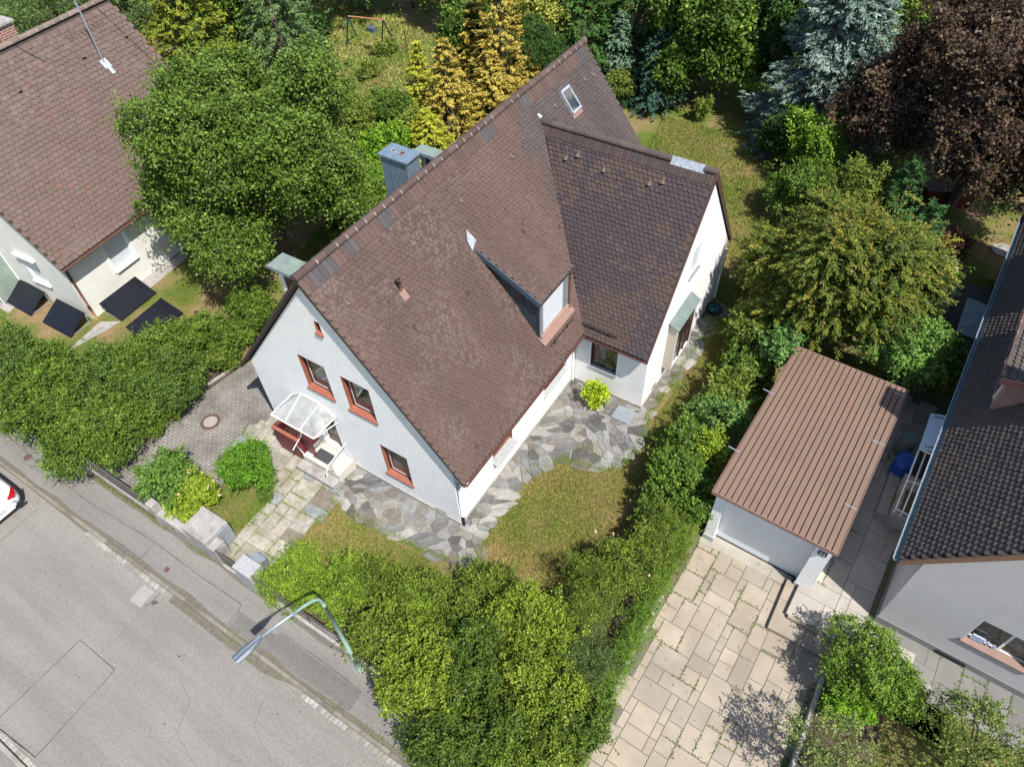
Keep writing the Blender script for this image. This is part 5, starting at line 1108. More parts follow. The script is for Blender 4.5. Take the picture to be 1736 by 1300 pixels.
def barrel(x, y, label, m, r, h):
    t = thing('barrel', label, 'barrel', (x, y, .02)); mb = MB(); mb.lathe([(r * .9, 0), (r, .06), (r * 1.02, h * .3), (r * 1.05, h * .34), (r * 1.02, h * .38), (r * 1.0, h * .8), (r * .93, h)], n=24); mb.build('body', m, t, True)
    mb = MB(); mb.lathe([(r * .98, 0), (r * .98, .04), (r * .85, .05), (r * .8, .03)], (0, 0, h), 24); mb.build('lid', m, t)
barrel(11.1, 8.9, 'blue plastic barrel standing under the white door canopy', mat('blue_plastic', (.01, .08, .35), (.01, .06, .28), rough=.4), .3, .9)
barrel(11.0, 9.9, 'grey-green barrel in the shade behind the blue barrel', mat('grey_plastic', (.16, .2, .19), rough=.5), .27, .85)
gcv = thing('glass_cover', 'tilted two-pane glass cover on a frame beside the right house gutter', 'glass cover', (*G(1641, 505, 1.2)[:2], 0))
pts = [Vector(G(a, b, z)) - gcv.location for a, b, z in ((1641, 505, 1.35), (1678, 520, 1.5), (1662, 577, 1.5), (1622, 562, 1.35))]
mb = MB()
for i in range(4): mb.tube([pts[i], pts[(i + 1) % 4]], .022, 6)
mb.tube([pts[0].lerp(pts[3], .42), pts[1].lerp(pts[2], .42)], .016, 6)
for q in pts: mb.tube([q, Vector((q.x, q.y, 0))], .022, 6)
mb.build('frame', M_GALV, gcv); mb = MB(); mb.sheet([tuple(q) for q in pts]); mb.build('pane', M_BLUEGL, gcv)
x, y, _ = G(1700, 425, .0); mb = MB(); mb.lathe([(.45, 0), (.45, .03)], (x, y, .01), 20); tag(mb.build('stepping_stone', M_CONC), 'round pale paving stone on the dry lawn at right', 'paving stone')
pl = thing('planter', 'dark square planting pit with a small green shrub by the right house', 'planter', (*G(1517, 878, 0)[:2], .02), GY)
mb = MB(); mb.box(-.34, -.3, 0, .34, .3, .03); mb.build('soil', mat('black_soil', (.02, .013, .01), rough=.95), pl)
foliage('shrub', pl, [(.08, .2, .45, .28, .28, .3)], 900, .09, .04, OLIVE, clump=.1, fill=.1)
hr = thing('hose_reel', 'teal garden hose bundle in a dark bowl beside the wing wall', 'garden hose', (*G(1209, 524, .15)[:2], .0))
mb = MB(); mb.lathe([(.22, 0), (.3, .18), (.32, .22), (.27, .22)], n=20); mb.build('bowl', M_BLACK, hr, True)
mb = MB()
for k in range(4): mb.tube([(math.cos(a) * (.2 - .03 * k), math.sin(a) * (.2 - .03 * k), .2 + .03 * k) for a in np.linspace(0, 2 * math.pi, 17)], .028, 6)
mb.build('hose', mat('teal_hose', (.01, .13, .17), (.01, .1, .13), rough=.4), hr, True)

# ============================================================ STREET THINGS
lamp = thing('street_lamp', 'pale green street lamp with bent arm reaching over the pavement', 'street lamp', (.1, -5.13, ZP))
H = lambda px, py, z: Vector(G(px, py, z)) - Vector((.1, -5.13, ZP))
mb = MB(); p_top = H(546, 1018, 4.45); mb.tube([H(612, 1130, ZP), H(607, 1120, .25)], .085, 12); mb.tube([H(607, 1121, .25), H(598, 1105, .6)], .075, 12)
base = Vector((0, 0, 0)); top = Vector((0, 0, 4.6)); mb = MB(); mb.tube([(0, 0, 0), (0, 0, .9)], .08, 12); mb.tube([(0, 0, .9), (0, 0, .95)], .09, 12); mb.tube([(0, 0, .95), (0, 0, 4.35)], .06, 12, r2=.045); mb.build('pole', M_GREENPOLE, lamp, True)
LB = Vector((.1, -5.13, ZP)); hd = Vector((-.16, -6.62, 5.0)) - LB; hk = Vector((-.24, -7.22, 5.02)) - LB
cp = [Vector(q) - LB for q in ((.1, -5.13, 4.1), (.1, -5.14, 4.35), (.095, -5.19, 4.55), (.08, -5.32, 4.7), (.05, -5.52, 4.79), (-.0, -5.8, 4.85))]
mb = MB(); mb.tube(cp, .045, 10, r2=.038); mb.build('arm', M_GREENPOLE, lamp, True)
mb = MB(); mb.tube([cp[-1], cp[-1].lerp(hd, .5) + Vector((0, 0, .02)), hd], .032, 10); mb.build('arm_end', M_GALV, lamp, True)
dv = (hk - hd).normalized(); sv = dv.cross(Vector((0, 0, 1))).normalized(); uv = sv.cross(dv)
mb = MB(); prof = [(-.06, .035), (.0, .05), (.12, .085), (.3, .12), (.62, .115), (.64, .10)]; vs = []
L0 = (hk - hd).length
for t, ww in prof:
    c_ = hd + dv * (t * L0 / .62)
    for (a, b) in ((-ww, -.02), (ww, -.02), (ww, .02), (ww * .45, .055), (0, .04), (-ww * .45, .055), (-ww, .02)): vs.append(c_ + sv * a + uv * b)
k = 7; fs = [(i * k + j, i * k + (j + 1) % k, (i + 1) * k + (j + 1) % k, (i + 1) * k + j) for i in range(len(prof) - 1) for j in range(k)] + [list(range(k))[::-1], list(range((len(prof) - 1) * k, len(prof) * k))]
mb.add(vs, fs); mb.build('lamp_head', M_LAMPH, lamp)
# fence along the pavement
fn = thing('gate', 'long dark wire-mesh driveway gate on a low concrete sill', 'gate', (-12.25, -4.86, 0))
mb = MB(); mb.box(-.05, -.06, -.3, 3.75, .06, .05); mb.build('sill', M_CONC, fn)
mb = MB()
for a, b in (((0, .08), (3.55, .08)), ((0, .95), (3.55, .95))): mb.tube([(a[0], 0, a[1]), (b[0], 0, b[1])], .022, 6)
for x in (0, 1.77, 1.82, 3.55): mb.tube([(x, 0, .05), (x, 0, .97)], .022, 6)
for i in range(60): mb.tube([(.06 * i + .02, 0, .08), (.06 * i + .02, 0, .99)], .007, 4, caps=False)
mb.build('gate_leaf', mat('dark_grey_paint', (.11, .105, .10), rough=.5), fn)
mb = MB(); mb.bbox(-.3, -.14, -.3, -.04, .14, 1.0, .02); mb.build('post', M_CONC, fn); mb = MB(); mb.bbox(3.66, -.14, -.3, 3.95, .14, 1.0, .02); mb.build('post', M_CONC, fn)
wl = thing('garden_wall', 'low weathered concrete garden wall between the gate and the bin box', 'wall', (-8.28, -4.86, 0))
mb = MB(); mb.bbox(0, -.13, -.3, 1.36, .13, .62, .02); mb.build('wall', M_CONC, wl); mb = MB(); mb.bbox(0.0, .131, -.3, .8, .3, .45, .02); mb.build('wall_step', M_CONC, wl)
bx = thing('bin_enclosure', 'weathered concrete bin box with flat lichened top beside the small gate', 'bin box', (-6.9, -4.97, 0))
mb = MB(); mb.bbox(0, 0, -.3, 1.05, .9, 1.02, .02); mb.build('box', M_CONC, bx); mb = MB(); mb.bbox(1.055, .0, -.3, 1.35, .42, .85, .02); mb.build('side_block', M_CONC, bx)
mb = MB(); mb.box(1.051, .421, 0, 1.08, .88, .9); mb.build('door', M_GREYMET, bx)
sg = thing('garden_gate', 'small dark wire-mesh garden gate between bin box and white pillar', 'gate', (-5.52, -4.92, 0))
mb = MB(); mb.box(0, -.08, -.3, .82, .08, .0); mb.build('sill', M_CONC, sg)
mb = MB()
for z in (.08, .85): mb.tube([(0, 0, z), (.8, 0, z)], .02, 6)
for i in range(15): mb.tube([(.057 * i, 0, .08), (.057 * i, 0, .88)], .007, 4, caps=False)
mb.build('gate_leaf', MATS['dark_grey_paint'], sg)
mb_ = MB(); mb_.bbox(0, 0, -.3, .72, .5, .88, .015)
pb = thing('gate_pillar', 'white-topped square pillar at the right of the small garden gate', 'pillar', (-4.68, -5.03, 0)); mb_.build('pillar', M_CONCW, pb); mb = MB(); mb.bbox(.05, .501, 0, .5, .8, .6, .01); mb.build('side_box', M_GREYMET, pb)
fe = thing('fence', 'dark wire fence on a low concrete wall in front of the street hedge', 'fence', (-3.95, -4.93, 0))
mb = MB(); mb.bbox(0, -.1, -.4, 10.3, .1, .12, .015); mb.build('wall', M_CONC, fe)
mb = MB()
for z in (.16, .8): mb.tube([(0, 0, z), (10.25, 0, z)], .014, 6)
for i in range(128): mb.tube([(.08 * i, 0, .13), (.08 * i, 0, .82)], .006, 4, caps=False)
mb.build('mesh', MATS['dark_grey_paint'], fe)
for i in range(6): mb = MB(); mb.tube([(.02 + i * 2.04, 0, .1), (.02 + i * 2.04, 0, .9)], .025, 6); mb.build('post', MATS['dark_grey_paint'], fe)
# covers
mh = thing('manhole_cover', 'large round manhole cover in the cobbled drive', 'manhole cover', (*G(357, 715, 0)[:2], .004))
mb = MB(); mb.lathe([(.36, 0), (.36, .012), (.25, .014), (.25, .008)], n=36); mb.build('ring', M_RUST, mh); mb = MB(); mb.lathe([(.248, 0), (.248, .012)], n=32); mb.build('lid', mat('lid_concrete', (.33, .30, .26), (.25, .23, .2), rough=.9, scale=20), mh)
x, y, _ = G(47, 775, ZP); mb = MB(); mb.lathe([(.14, 0), (.14, .008), (.12, .01)], n=24); o = mb.build('drain_cover', M_RUST); o.location = (x, y, ZP); tag(o, 'small round rusty cover in the pavement near the parked car', 'cover')
x, y, _ = G(283, 965, ZP); mb = MB(); mb.box(-.08, -.08, 0, .08, .08, .008); mb.box(-.05, -.05, .008, .05, .05, .011); o = mb.build('valve_cover', M_RUST); o.location = (x, y, ZP); o.rotation_euler = (0, 0, .15); tag(o, 'small square rusty valve cover in the pavement', 'cover')
x, y, _ = G(241, 1010, ZR); mb = MB(); mb.box(-.24, -.28, 0, .24, .28, .006); mb.box(-.06, -.06, .006, .06, .06, .009); o = mb.build('gully_cover', mat('gully_concrete', (.31, .295, .27), (.25, .24, .22), rough=.9, scale=10)); o.location = (x, y, ZR + .001); o.rotation_euler = (0, 0, .05); tag(o, 'square concrete cover plate set in the road by the kerb', 'cover')
# car: parked along the kerb, its rear end reaches into the picture
car = thing('parked_car', 'white parked car whose rear end shows at the left edge', 'car', (-13.05, -7.68, ZR))
def car_body():
    # stations from the rear (x=0) to the front (x=-4.4): (x, half width, z sill, z belt, roof half width, z roof)
    S = [(-.02, .62, .34, .62, .5, .66), (-.10, .80, .28, .80, .62, .88), (-.28, .88, .24, .92, .62, 1.02), (-.42, .90, .24, .95, .60, 1.08), (-.85, .91, .22, .96, .57, 1.38), (-1.25, .91, .22, .96, .57, 1.46), (-2.4, .91, .22, .95, .58, 1.47), (-2.9, .91, .22, .94, .57, 1.36), (-3.35, .90, .22, .92, .62, 1.0), (-4.0, .86, .25, .80, .66, .84), (-4.3, .74, .32, .64, .56, .68), (-4.4, .55, .4, .55, .4, .58)]
    vs = []; fs = []
    for (x, hw, zs, zb, rw_, zr_) in S:
        ring = [(-hw * .92, zs), (-hw, zs + .18), (-hw, (zs + zb) / 2 + .05), (-hw * .965, zb), (-(hw + rw_) / 2 - .02, (zb * .45 + zr_ * .55)), (-rw_, zr_ - .03), (-rw_ * .6, zr_), (0, zr_ + .012)]
        full = ring + [(-a, b) for a, b in reversed(ring[:-1])]
        vs += [(x, a, b) for a, b in full]
    k = 15
    for i in range(len(S) - 1):
        for j in range(k): fs.append((i * k + j, i * k + (j + 1) % k, (i + 1) * k + (j + 1) % k, (i + 1) * k + j))
    fs += [list(range(k)), list(range((len(S) - 1) * k, len(S) * k))[::-1]]
    return vs, fs
vs, fs = car_body(); mb = MB(); mb.add(vs, fs); cb = mb.build('body', M_CARPAINT, car, True)
md = cb.modifiers.new('s', 'SUBSURF'); md.levels = 2; md.render_levels = 2
def curved(mb, x, ya, yb, za, zb, dx=0, n=6, lift=.0, bow=.05):
    for i in range(n):
        t0, t1 = i / n, (i + 1) / n; a = ya + (yb - ya) * t0; b = ya + (yb - ya) * t1; o0 = -bow * (2 * t0 - 1)**2; o1 = -bow * (2 * t1 - 1)**2
        mb.sheet([(x + o0, a, za), (x + o1, b, za), (x + dx + o1, b, zb), (x + dx + o0, a, zb)])
mb = MB(); mb.sheet([(-.335, -.5, 1.075), (-.335, .5, 1.075), (-.80, .48, 1.375), (-.80, -.48, 1.375)]); o = mb.build('rear_window', M_CARGLASS, car)
for v in o.data.vertices: v.co.z += .04; v.co.x += .02
for s in (-1, 1):
    mb = MB(); q = [(-.06, .50, .74), (-.045, .66, .70), (-.16, .79, .74), (-.38, .885, .86), (-.30, .84, .93), (-.13, .64, .87), (-.09, .52, .82)]
    q = [(a - 0, b * s, c) for a, b, c in q]; c0 = np.mean(q, 0); vs = [tuple(c0 + np.array([.06, .05 * s, .085]))] + [tuple(np.array(v) + np.array([.04, .03 * s, .045])) for v in q]
    mb.add(vs, [(0, i + 1, (i + 1) % 7 + 1) if s > 0 else (0, (i + 1) % 7 + 1, i + 1) for i in range(7)]); mb.add([tuple(np.array(v)) for v in q] + vs[1:], [(i, (i + 1) % 7, 7 + (i + 1) % 7, 7 + i) for i in range(7)]); mb.build('tail_light', M_REDLAMP, car, True)
mb = MB(); mb.box(.005, -.27, .52, .02, .27, .63); pz = mb.build('licence_plate', M_FRAME, car)
text_mesh('plate_text', 'M IH 24', .09, Matrix.Translation((.0215, 0, .575)) @ Matrix.Rotation(R(90), 4, 'Z') @ Matrix.Rotation(R(90), 4, 'X'), pz, M_BLACK, .0006) if False else None
mb = MB()
for i, yy in enumerate(np.linspace(-.2, .2, 8)):
    if i != 3: mb.box(.0205, yy - .014, .545, .0215, yy + .014, .605)
mb.build('plate_characters', M_BLACK, pz)
mb = MB(); mb.box(-.06, -.78, .3, .0, -.52, .42); mb.box(-.06, .52, .3, .0, .78, .42); mb.build('bumper_vent', M_BLACK, car)
for x in (-.82, -3.5):
    for s in (-1, 1):
        mb = MB(); M_ = Matrix.Translation((x, s * .80, .32)) @ Matrix.Rotation(R(90), 4, 'X'); mm = MB(); mm.lathe([(.2, -.1), (.32, -.1), (.33, -.06), (.33, .06), (.32, .1), (.2, .1)], n=24); mm.v = [tuple(M_ @ Vector(v)) for v in mm.v]; wh = mm.build('wheel', M_BLACK, car, True)
        mm = MB(); mm.lathe([(.2, -.08), (.2, .08)], n=16); mm.v = [tuple(M_ @ Vector(v)) for v in mm.v]; mm.build('rim', M_GALV, wh)
for s in (-1, 1):
    mb = MB(); mb.sheet([(-.95, s * .76, 1.05), (-1.2, s * .80, 1.02), (-2.2, s * .80, 1.02), (-2.2, s * .70, 1.36), (-1.2, s * .69, 1.37)] if s > 0 else [(-1.2, s * .69, 1.37), (-2.2, s * .70, 1.36), (-2.2, s * .80, 1.02), (-1.2, s * .80, 1.02), (-.95, s * .76, 1.05)]); o = mb.build('side_window', M_CARGLASS, car)
    for v in o.data.vertices: v.co.y += s * .012
mb = MB(); mb.box(-1.1, -.03, 1.48, -.98, .03, 1.54); mb.build('roof_aerial', M_BLACK, car)
# swing frame and posts at the back
sw = thing('swing_set', 'old blue swing frame with orange top bar standing in the wild back lawn', 'swing', (-25.4, 24.6, 0))
a0, a1, b0, b1 = (Vector(G(588, 78, 0)), Vector(G(604, 60, 0)), Vector(G(648, 70, 0)), Vector(G(668, 70, 0))); t0 = Vector(G(590, 28, 2.1)); t1 = Vector(G(649, 34, 2.1)); L_ = sw.location.copy()
mb = MB(); mb.tube([t0 - L_, t1 - L_], .045, 8); mb.build('top_bar', mat('orange_paint', (.5, .2, .1), (.35, .15, .08), rough=.6, scale=6), sw)
for a, b in ((a0, t0), (a1, t0), (b0, t1), (b1, t1)): mb = MB(); mb.tube([a - L_, b - L_], .045, 8); mb.build('leg', mat('blue_paint', (.02, .12, .36), (.02, .09, .26), rough=.5, scale=5), sw)
for k in (.62,):
    q = t0.lerp(t1, k) - L_; mb = MB(); mb.tube([q + Vector((-.2, 0, 0)), q + Vector((-.2, 0, -.55))], .012, 4); mb.tube([q + Vector((.2, 0, 0)), q + Vector((.2, 0, -.55))], .012, 4); mb.build('chain', M_GALV, sw); mb = MB(); mb.box(q.x - .28, q.y - .16, q.z - .75, q.x + .28, q.y + .16, q.z - .5); mb.build('seat', M_LAMPH, sw)
x, y, _ = G(691, 90, 0); mb = MB(); mb.tube([(0, 0, 0), (0, 0, 1.3)], .035, 8); mb.tube([(0, 0, 1.28), (0, 0, 1.36)], .05, 8); o = mb.build('post', M_RUST); o.location = (x, y, 0); tag(o, 'rusty steel post standing alone on the wild back lawn', 'post')
x, y, _ = G(1610, 340, .4); mb = MB(); mb.prism([(-1.1, 0, 0), (1.0, 0, 0), (1.0, 0, .75), (-1.1, 0, .9)], (0, .9, 0)); mb.box(-.9, -.03, .3, .8, -.001, .38); o = mb.build('storage_box', mat('red_plastic', (.09, .015, .012), (.06, .01, .008), rough=.5)); o.location = (x, y, 0); o.rotation_euler = (0, 0, .5); tag(o, 'dark red box in the deep shade under the copper beech', 'box')
# ============================================================ PLANTS
NS = 1.0
def N_(n): return int(n * NS)
HG = 'shrubs of the left hedge'
lab = ['at the far left edge under the solar panels', 'bushy and round, second from the left edge', 'overhanging the pavement near the parked car', 'in the hedge middle, darkest of them', 'next to the concrete gate post', 'directly behind the lone solar panel', 'lower front, beside the cobbled drive bend', 'between the maple shade and the cobbled drive', 'small, at the narrow top end by the house verge', 'in front of the second solar panel', 'tallest, in the middle facing the drive', 'straggly, hanging over the pavement edge']
for i, (px, py, r) in enumerate(((15, 612, 58), (95, 636, 58), (55, 695, 66), (185, 655, 74), (205, 728, 60), (292, 590, 56), (285, 655, 60), (345, 572, 50), (425, 528, 38), (165, 632, 48), (238, 625, 62), (130, 745, 60))):
    plant('shrub', 'dense mid-green hedge shrub ' + lab[i], 'shrub', px, py, 1.05, r, 1.05, [(.045, .078, .012), (.08, .13, .02), (.13, .19, .034)] if i % 3 else [(.038, .07, .014), (.065, .11, .024), (.11, .16, .036)], N_(15000), .075, .045, lobes=9, group=HG, clump=.2, gap=.45, fill=.12, shoot=.14)
for (px, py, r_, s_) in ((262, 700, 40, 'low, at the cobbled drive bend'), (322, 652, 36, 'low and leafy, half way along the cobbled drive'), (378, 606, 32, 'low with yellowish tips, where the cobbled drive narrows'), (410, 572, 28, 'last low one by the roof corner of the house')):
    plant('shrub', 'hedge-foot shrub ' + s_, 'shrub', px, py, .5, r_, .55, [(.045, .078, .012), (.08, .13, .02), (.15, .19, .034)], N_(int(9000 * (r_ / 45)**2)), .075, .045, lobes=7, group=HG, clump=.16, gap=.5)
plant('shrub', 'yellow-green small shrub at the hedge foot by the gate', 'shrub', 172, 765, .4, 20, .4, LIME, N_(1800), .08, .06, lobes=4, clump=.12)
plant('maple_tree', 'big round green maple between the left house and the main house', 'tree', 436, 280, 4.8, 190, 4.3, MAPLE, N_(150000), .105, .075, lobes=22, clump=.42, gap=1.0, shoot=.18, fill=.12)
# front garden by the entrance
plant('shrub', 'rounded dense green shrub left of the entrance path', 'shrub', 415, 793, .75, 55, .75, [(.04, .09, .008), (.075, .17, .015), (.12, .24, .025)], N_(12000), .055, .035, lobes=7, clump=.12, gap=.3)
plant('rose_bush', 'tall leafy rose bush at the edge of the cobbled drive', 'shrub', 290, 812, .85, 48, .85, [(.045, .095, .018), (.08, .15, .03), (.12, .2, .045)], N_(6500), .085, .065, lobes=7, clump=.15, gap=.55, shoot=.3)
plant('rose_bush', 'lime-leaved rose bush with pink blooms beside the bin box', 'shrub', 335, 838, .6, 38, .55, LIME, N_(5500), .065, .05, lobes=6, clump=.12, gap=.5, shoot=.25)
plant('shrub', 'lime-green low plants along the garden wall by the bin box', 'shrub', 300, 872, .4, 26, .35, LIME, N_(3200), .065, .05, lobes=5, clump=.11, squash=(1.5, .6))
plant('shrub', 'small dark tuft at the foot of the rounded shrub', 'shrub', 450, 840, .2, 16, .2, GREEN, N_(900), .05, .035, lobes=3, clump=.08)
plant('shrub', 'lime-yellow leafy bush in the paved corner against the wing', 'shrub', 1012, 668, .5, 24, .52, [(.17, .26, .012), (.27, .36, .02), (.38, .44, .035)], N_(3600), .08, .055, lobes=5, clump=.12)
# street hedge: individual shrubs
SG = 'shrubs of the street hedge'
Y1 = [(.055, .09, .012), (.115, .165, .02), (.21, .25, .035)]; Y2 = [(.065, .115, .012), (.12, .19, .02), (.20, .26, .035)]; D1 = [(.028, .048, .009), (.052, .085, .014), (.09, .13, .022)]; O1 = [(.042, .068, .011), (.085, .125, .018), (.16, .195, .03)]
for (px, py, r, h, hc, cols, ll, ww, s) in (
    (500, 975, 60, .6, .55, Y2, .075, .03, 'feathery bright green, next to the white pillar'),
    (580, 1000, 62, .75, .7, Y2, .08, .03, 'feathery lime green, behind the bent lamp arm'),
    (640, 985, 50, .75, .8, O1, .07, .03, 'olive and twiggy, nearest to the stone path'),
    (720, 1010, 55, .8, .9, O1, .07, .04, 'olive-yellow, below the house corner'),
    (655, 1080, 62, 1.0, 1.0, O1, .07, .045, 'mid-green, right of the lamp pole'),
    (715, 1150, 85, 1.25, 1.2, Y1, .075, .05, 'big yellow-green, bulging over the pavement'),
    (800, 1130, 70, 1.3, 1.4, D1, .09, .045, 'dark glossy green, in the hedge middle'),
    (745, 1240, 70, 1.1, 1.0, D1, .09, .05, 'dark glossy green, at the pavement bottom'),
    (830, 1240, 72, 1.2, 1.2, D1, .09, .05, 'dark green with a deep hollow, at the frame bottom'),
    (900, 1070, 80, 1.3, 1.35, Y1, .07, .045, 'large light yellow-green, in the hedge centre'),
    (925, 1170, 78, 1.25, 1.3, Y1, .07, .045, 'light yellow-green, lower right of centre'),
    (830, 1000, 52, .9, .95, O1, .075, .04, 'olive, at the lawn edge'),
    (1000, 1010, 72, 1.2, 1.25, O1, .06, .022, 'fine-leaved olive, next to the lawn shade'),
    (772, 1050, 55, .9, 1.0, O1, .07, .04, 'olive, filling the hollow between the lime and dark ones'),
    (690, 1035, 48, .8, .85, Y2, .07, .035, 'feathery lime-olive, between the twiggy one and the lamp pole'),
    (1065, 965, 62, 1.2, 1.2, O1, .075, .03, 'olive with pinkish tips, facing the driveway'),
    (985, 1110, 60, 1.15, 1.2, [(.035, .06, .02), (.06, .095, .032), (.1, .14, .045)], .06, .022, 'grey-green fine-leaved, above the driveway edge'),
    (975, 1215, 66, 1.1, 1.1, D1, .08, .05, 'deep green, beside the driveway slabs'),
    (900, 1275, 75, 1.1, 1.0, O1, .075, .045, 'mid green, at the bottom edge by the driveway'),
    (1130, 910, 55, 1.05, 1.0, O1, .055, .02, 'clipped fine-leaved, at the upper end beside the garage')):
    plant('shrub', 'street hedge shrub, ' + s, 'shrub', px, py, hc, r, h, cols, N_(int(14000 * (r / 65)**2)), ll * .9, ww * .9, lobes=10, group=SG, clump=.19, gap=.6, fill=.12, shoot=.35, vary=.35)
mbx = thing('clipped_hedge', 'narrow clipped green hedge along the left edge of the driveway', 'hedge', (6.05, 0, 0))
foliage('leaves', mbx, [(.12 - .03 * y, y, .3, .34, .75, .85) for y in np.arange(-4.4, 3.4, .7)], N_(34000), .045, .02, [(.04, .085, .012), (.08, .15, .018), (.13, .2, .025)], clump=.12, gap=.15, shoot=.03, kind='leaf')
limbs('stems', mbx, (0, 0, 0), [(0, -4, .4), (0, 3, .4)], .03, trunk_top=(0, 0, .3))
# strip between the wing lawn and the garage
TG = 'shrubs between the wing and the garage'
for (px, py, r, h, hc, cols, ll, s) in (
    (1150, 800, 62, .95, 1.0, GREEN, .085, 'dark maple-leaved, lowest by the lawn shade'),
    (1120, 860, 45, .8, .8, GREEN, .08, 'small, bordering the front lawn'),
    (1175, 850, 45, .9, .9, GREEN, .085, 'bright, beside the garage front corner'),
    (1215, 705, 52, 1.0, 1.1, [(.05, .1, .03), (.09, .16, .05), (.14, .22, .07)], .085, 'grey-green leafy, half way up the garage'),
    (1265, 620, 50, 1.0, 1.1, GREEN, .09, 'dark, left of the garage back corner'),
    (1290, 560, 58, 1.2, 1.5, OLIVE, .09, 'olive, in front of the golden thuja'),
    (1320, 590, 34, .8, 2.2, [(.05, .11, .035), (.09, .17, .06), (.13, .23, .08)], .1, 'bluish maple-leaved, above the garage corner'),
    (1160, 745, 42, .9, .9, GREEN, .085, 'mid-green, filling in above the lowest one'),
    (1240, 665, 44, 1.0, 1.1, OLIVE, .085, 'olive leafy, squeezed against the garage side'),
    (1100, 920, 40, .9, .9, OLIVE, .07, 'pinkish-tipped, next to the lawn shade corner'),
    (1165, 800, 30, .8, 1.5, GREEN, .085, 'upright bright, at the garage front edge'),
    (1205, 760, 34, .8, 1.4, LIME, .07, 'yellow ivy strip along the garage wall')):
    plant('shrub', 'shrub ' + s, 'shrub', px, py, hc, r, h, cols, N_(int(6500 * (r / 50)**2)), ll, ll * .7, lobes=6, group=TG, clump=.18, gap=.5, shoot=.22)
plant('thuja_tree', 'large yellow-green thuja behind the garage', 'tree', 1425, 470, 3.3, 128, 3.6, THUJA, N_(140000), .11, .04, lobes=20, kind='needle', droop=.25, clump=.26, gap=.4, shoot=.25, m=M_NEEDLE)
plant('shrub', 'green thicket at the foot of the golden thuja', 'shrub', 1330, 470, 1.2, 70, 1.3, OLIVE, N_(14000), .09, .05, lobes=7, clump=.22, gap=.4)
plant('rowan_tree', 'pinnate-leaved green tree behind the garage right corner', 'tree', 1530, 590, 2.6, 68, 1.6, [(.06, .12, .03), (.1, .19, .045), (.16, .26, .07)], N_(14000), .11, .045, lobes=7, clump=.24, gap=.55)
plant('shrub', 'dark green shrub in the shade beside the right house', 'shrub', 1590, 625, 1.4, 48, 1.3, GREEN, N_(8000), .09, .05, lobes=6, clump=.22)
for (px, py, H_, r, s) in ((1525, 345, 4.6, .8, 'taller dark green columnar cypress behind the golden thuja'), (1553, 420, 4.6, .85, 'lower dark green columnar cypress beside the variegated bush')):
    conifer('cypress_tree', s, 'tree', px, py, 2.6, r, H_, [(.015, .05, .02), (.03, .085, .03), (.05, .12, .04)], N_(13000), .11, .035, droop=-.9, clump=.3, power=.4)
plant('variegated_bush', 'cream-white variegated bush by the dark yard', 'shrub', 1578, 480, 1.2, 45, 1.25, VARIE, N_(8500), .09, .055, lobes=6, clump=.17, gap=.4)
plant('shrub', 'purple-leaved barberry shrub above the variegated bush', 'shrub', 1592, 415, 1.0, 42, 1.1, [(.04, .018, .02), (.08, .03, .032), (.13, .05, .045)], N_(6000), .085, .05, lobes=6, clump=.18, gap=.5)
# lawn strip on the far right of the wing
plant('shrub', 'tall bright green shrub before the dark firs, right of the back lawn', 'shrub', 1380, 245, 2.0, 52, 1.9, [(.06, .12, .015), (.11, .2, .022), (.17, .27, .035)], N_(11000), .12, .07, lobes=7, clump=.25, gap=.55, shoot=.3)
plant('shrub', 'round green shrub right of the back lawn', 'shrub', 1360, 325, 1.5, 62, 1.5, GREEN, N_(15000), .1, .06, lobes=8, clump=.24, gap=.45)
plant('shrub', 'dark yew-like shrub at the edge of the back lawn shade', 'shrub', 1325, 230, 1.5, 42, 1.7, DEEP, N_(9000), .11, .05, lobes=6, clump=.25)
plant('shrub', 'olive shrub in front of the cypress pair', 'shrub', 1450, 330, 2.2, 50, 1.5, OLIVE, N_(9000), .12, .05, lobes=6, clump=.25)
# big background trees
conifer('blue_spruce', 'tall silvery blue spruce at the top of the picture', 'tree', 1432, 60, 5.2, 3.0, 10.5, BLUE, N_(60000), .2, .07, droop=.25, clump=.55, power=.7)
plant('copper_beech', 'huge dark purple copper beech at the top right', 'tree', 1695, 180, 4.9, 185, 4.4, BEECH, N_(120000), .13, .09, lobes=16, clump=.45, gap=.6, shoot=.15)
plant('deciduous_tree', 'bright green broadleaf tree behind the back lawn', 'tree', 1195, 60, 3.6, 92, 3.6, GREEN, N_(34000), .18, .12, lobes=10, clump=.45, gap=.5)
plant('deciduous_tree', 'darker green broadleaf tree left of the blue spruce', 'tree', 1295, 45, 3.6, 75, 3.4, DEEP, N_(24000), .18, .1, lobes=9, clump=.45, gap=.5)
plant('shrub', 'light green small shrub under the broadleaf tree', 'shrub', 1190, 185, .6, 20, .6, OLIVE, N_(1800), .1, .06, lobes=4, clump=.15)
FG = 'trees of the back garden'
conifer('small_blue_spruce', 'young blue-green spruce directly right of the roof peak', 'tree', 1048, 110, 1.6, 1.1, 4.4, [(.05, .09, .07), (.10, .16, .13), (.16, .23, .20)], N_(12000), .14, .06, clump=.4)
conifer('small_blue_spruce', 'dark blue-green spruce in the shade left of the back lawn', 'tree', 1115, 130, 1.6, 1.6, 4.4, [(.015, .04, .04), (.03, .07, .065), (.05, .1, .09)], N_(14000), .16, .06, clump=.4)
conifer('yew_tree', 'broad dark conifer just above the roof peak', 'tree', 985, 50, 3.0, 2.3, 7.2, [(.02, .05, .012), (.035, .085, .02), (.06, .12, .03)], N_(26000), .17, .06, clump=.4, power=.6)
conifer('yew_tree', 'dark conifer between the roof peak and the broadleaf tree', 'tree', 1085, 30, 3.4, 2.4, 7.5, DEEP, N_(22000), .18, .07, clump=.4, power=.6)
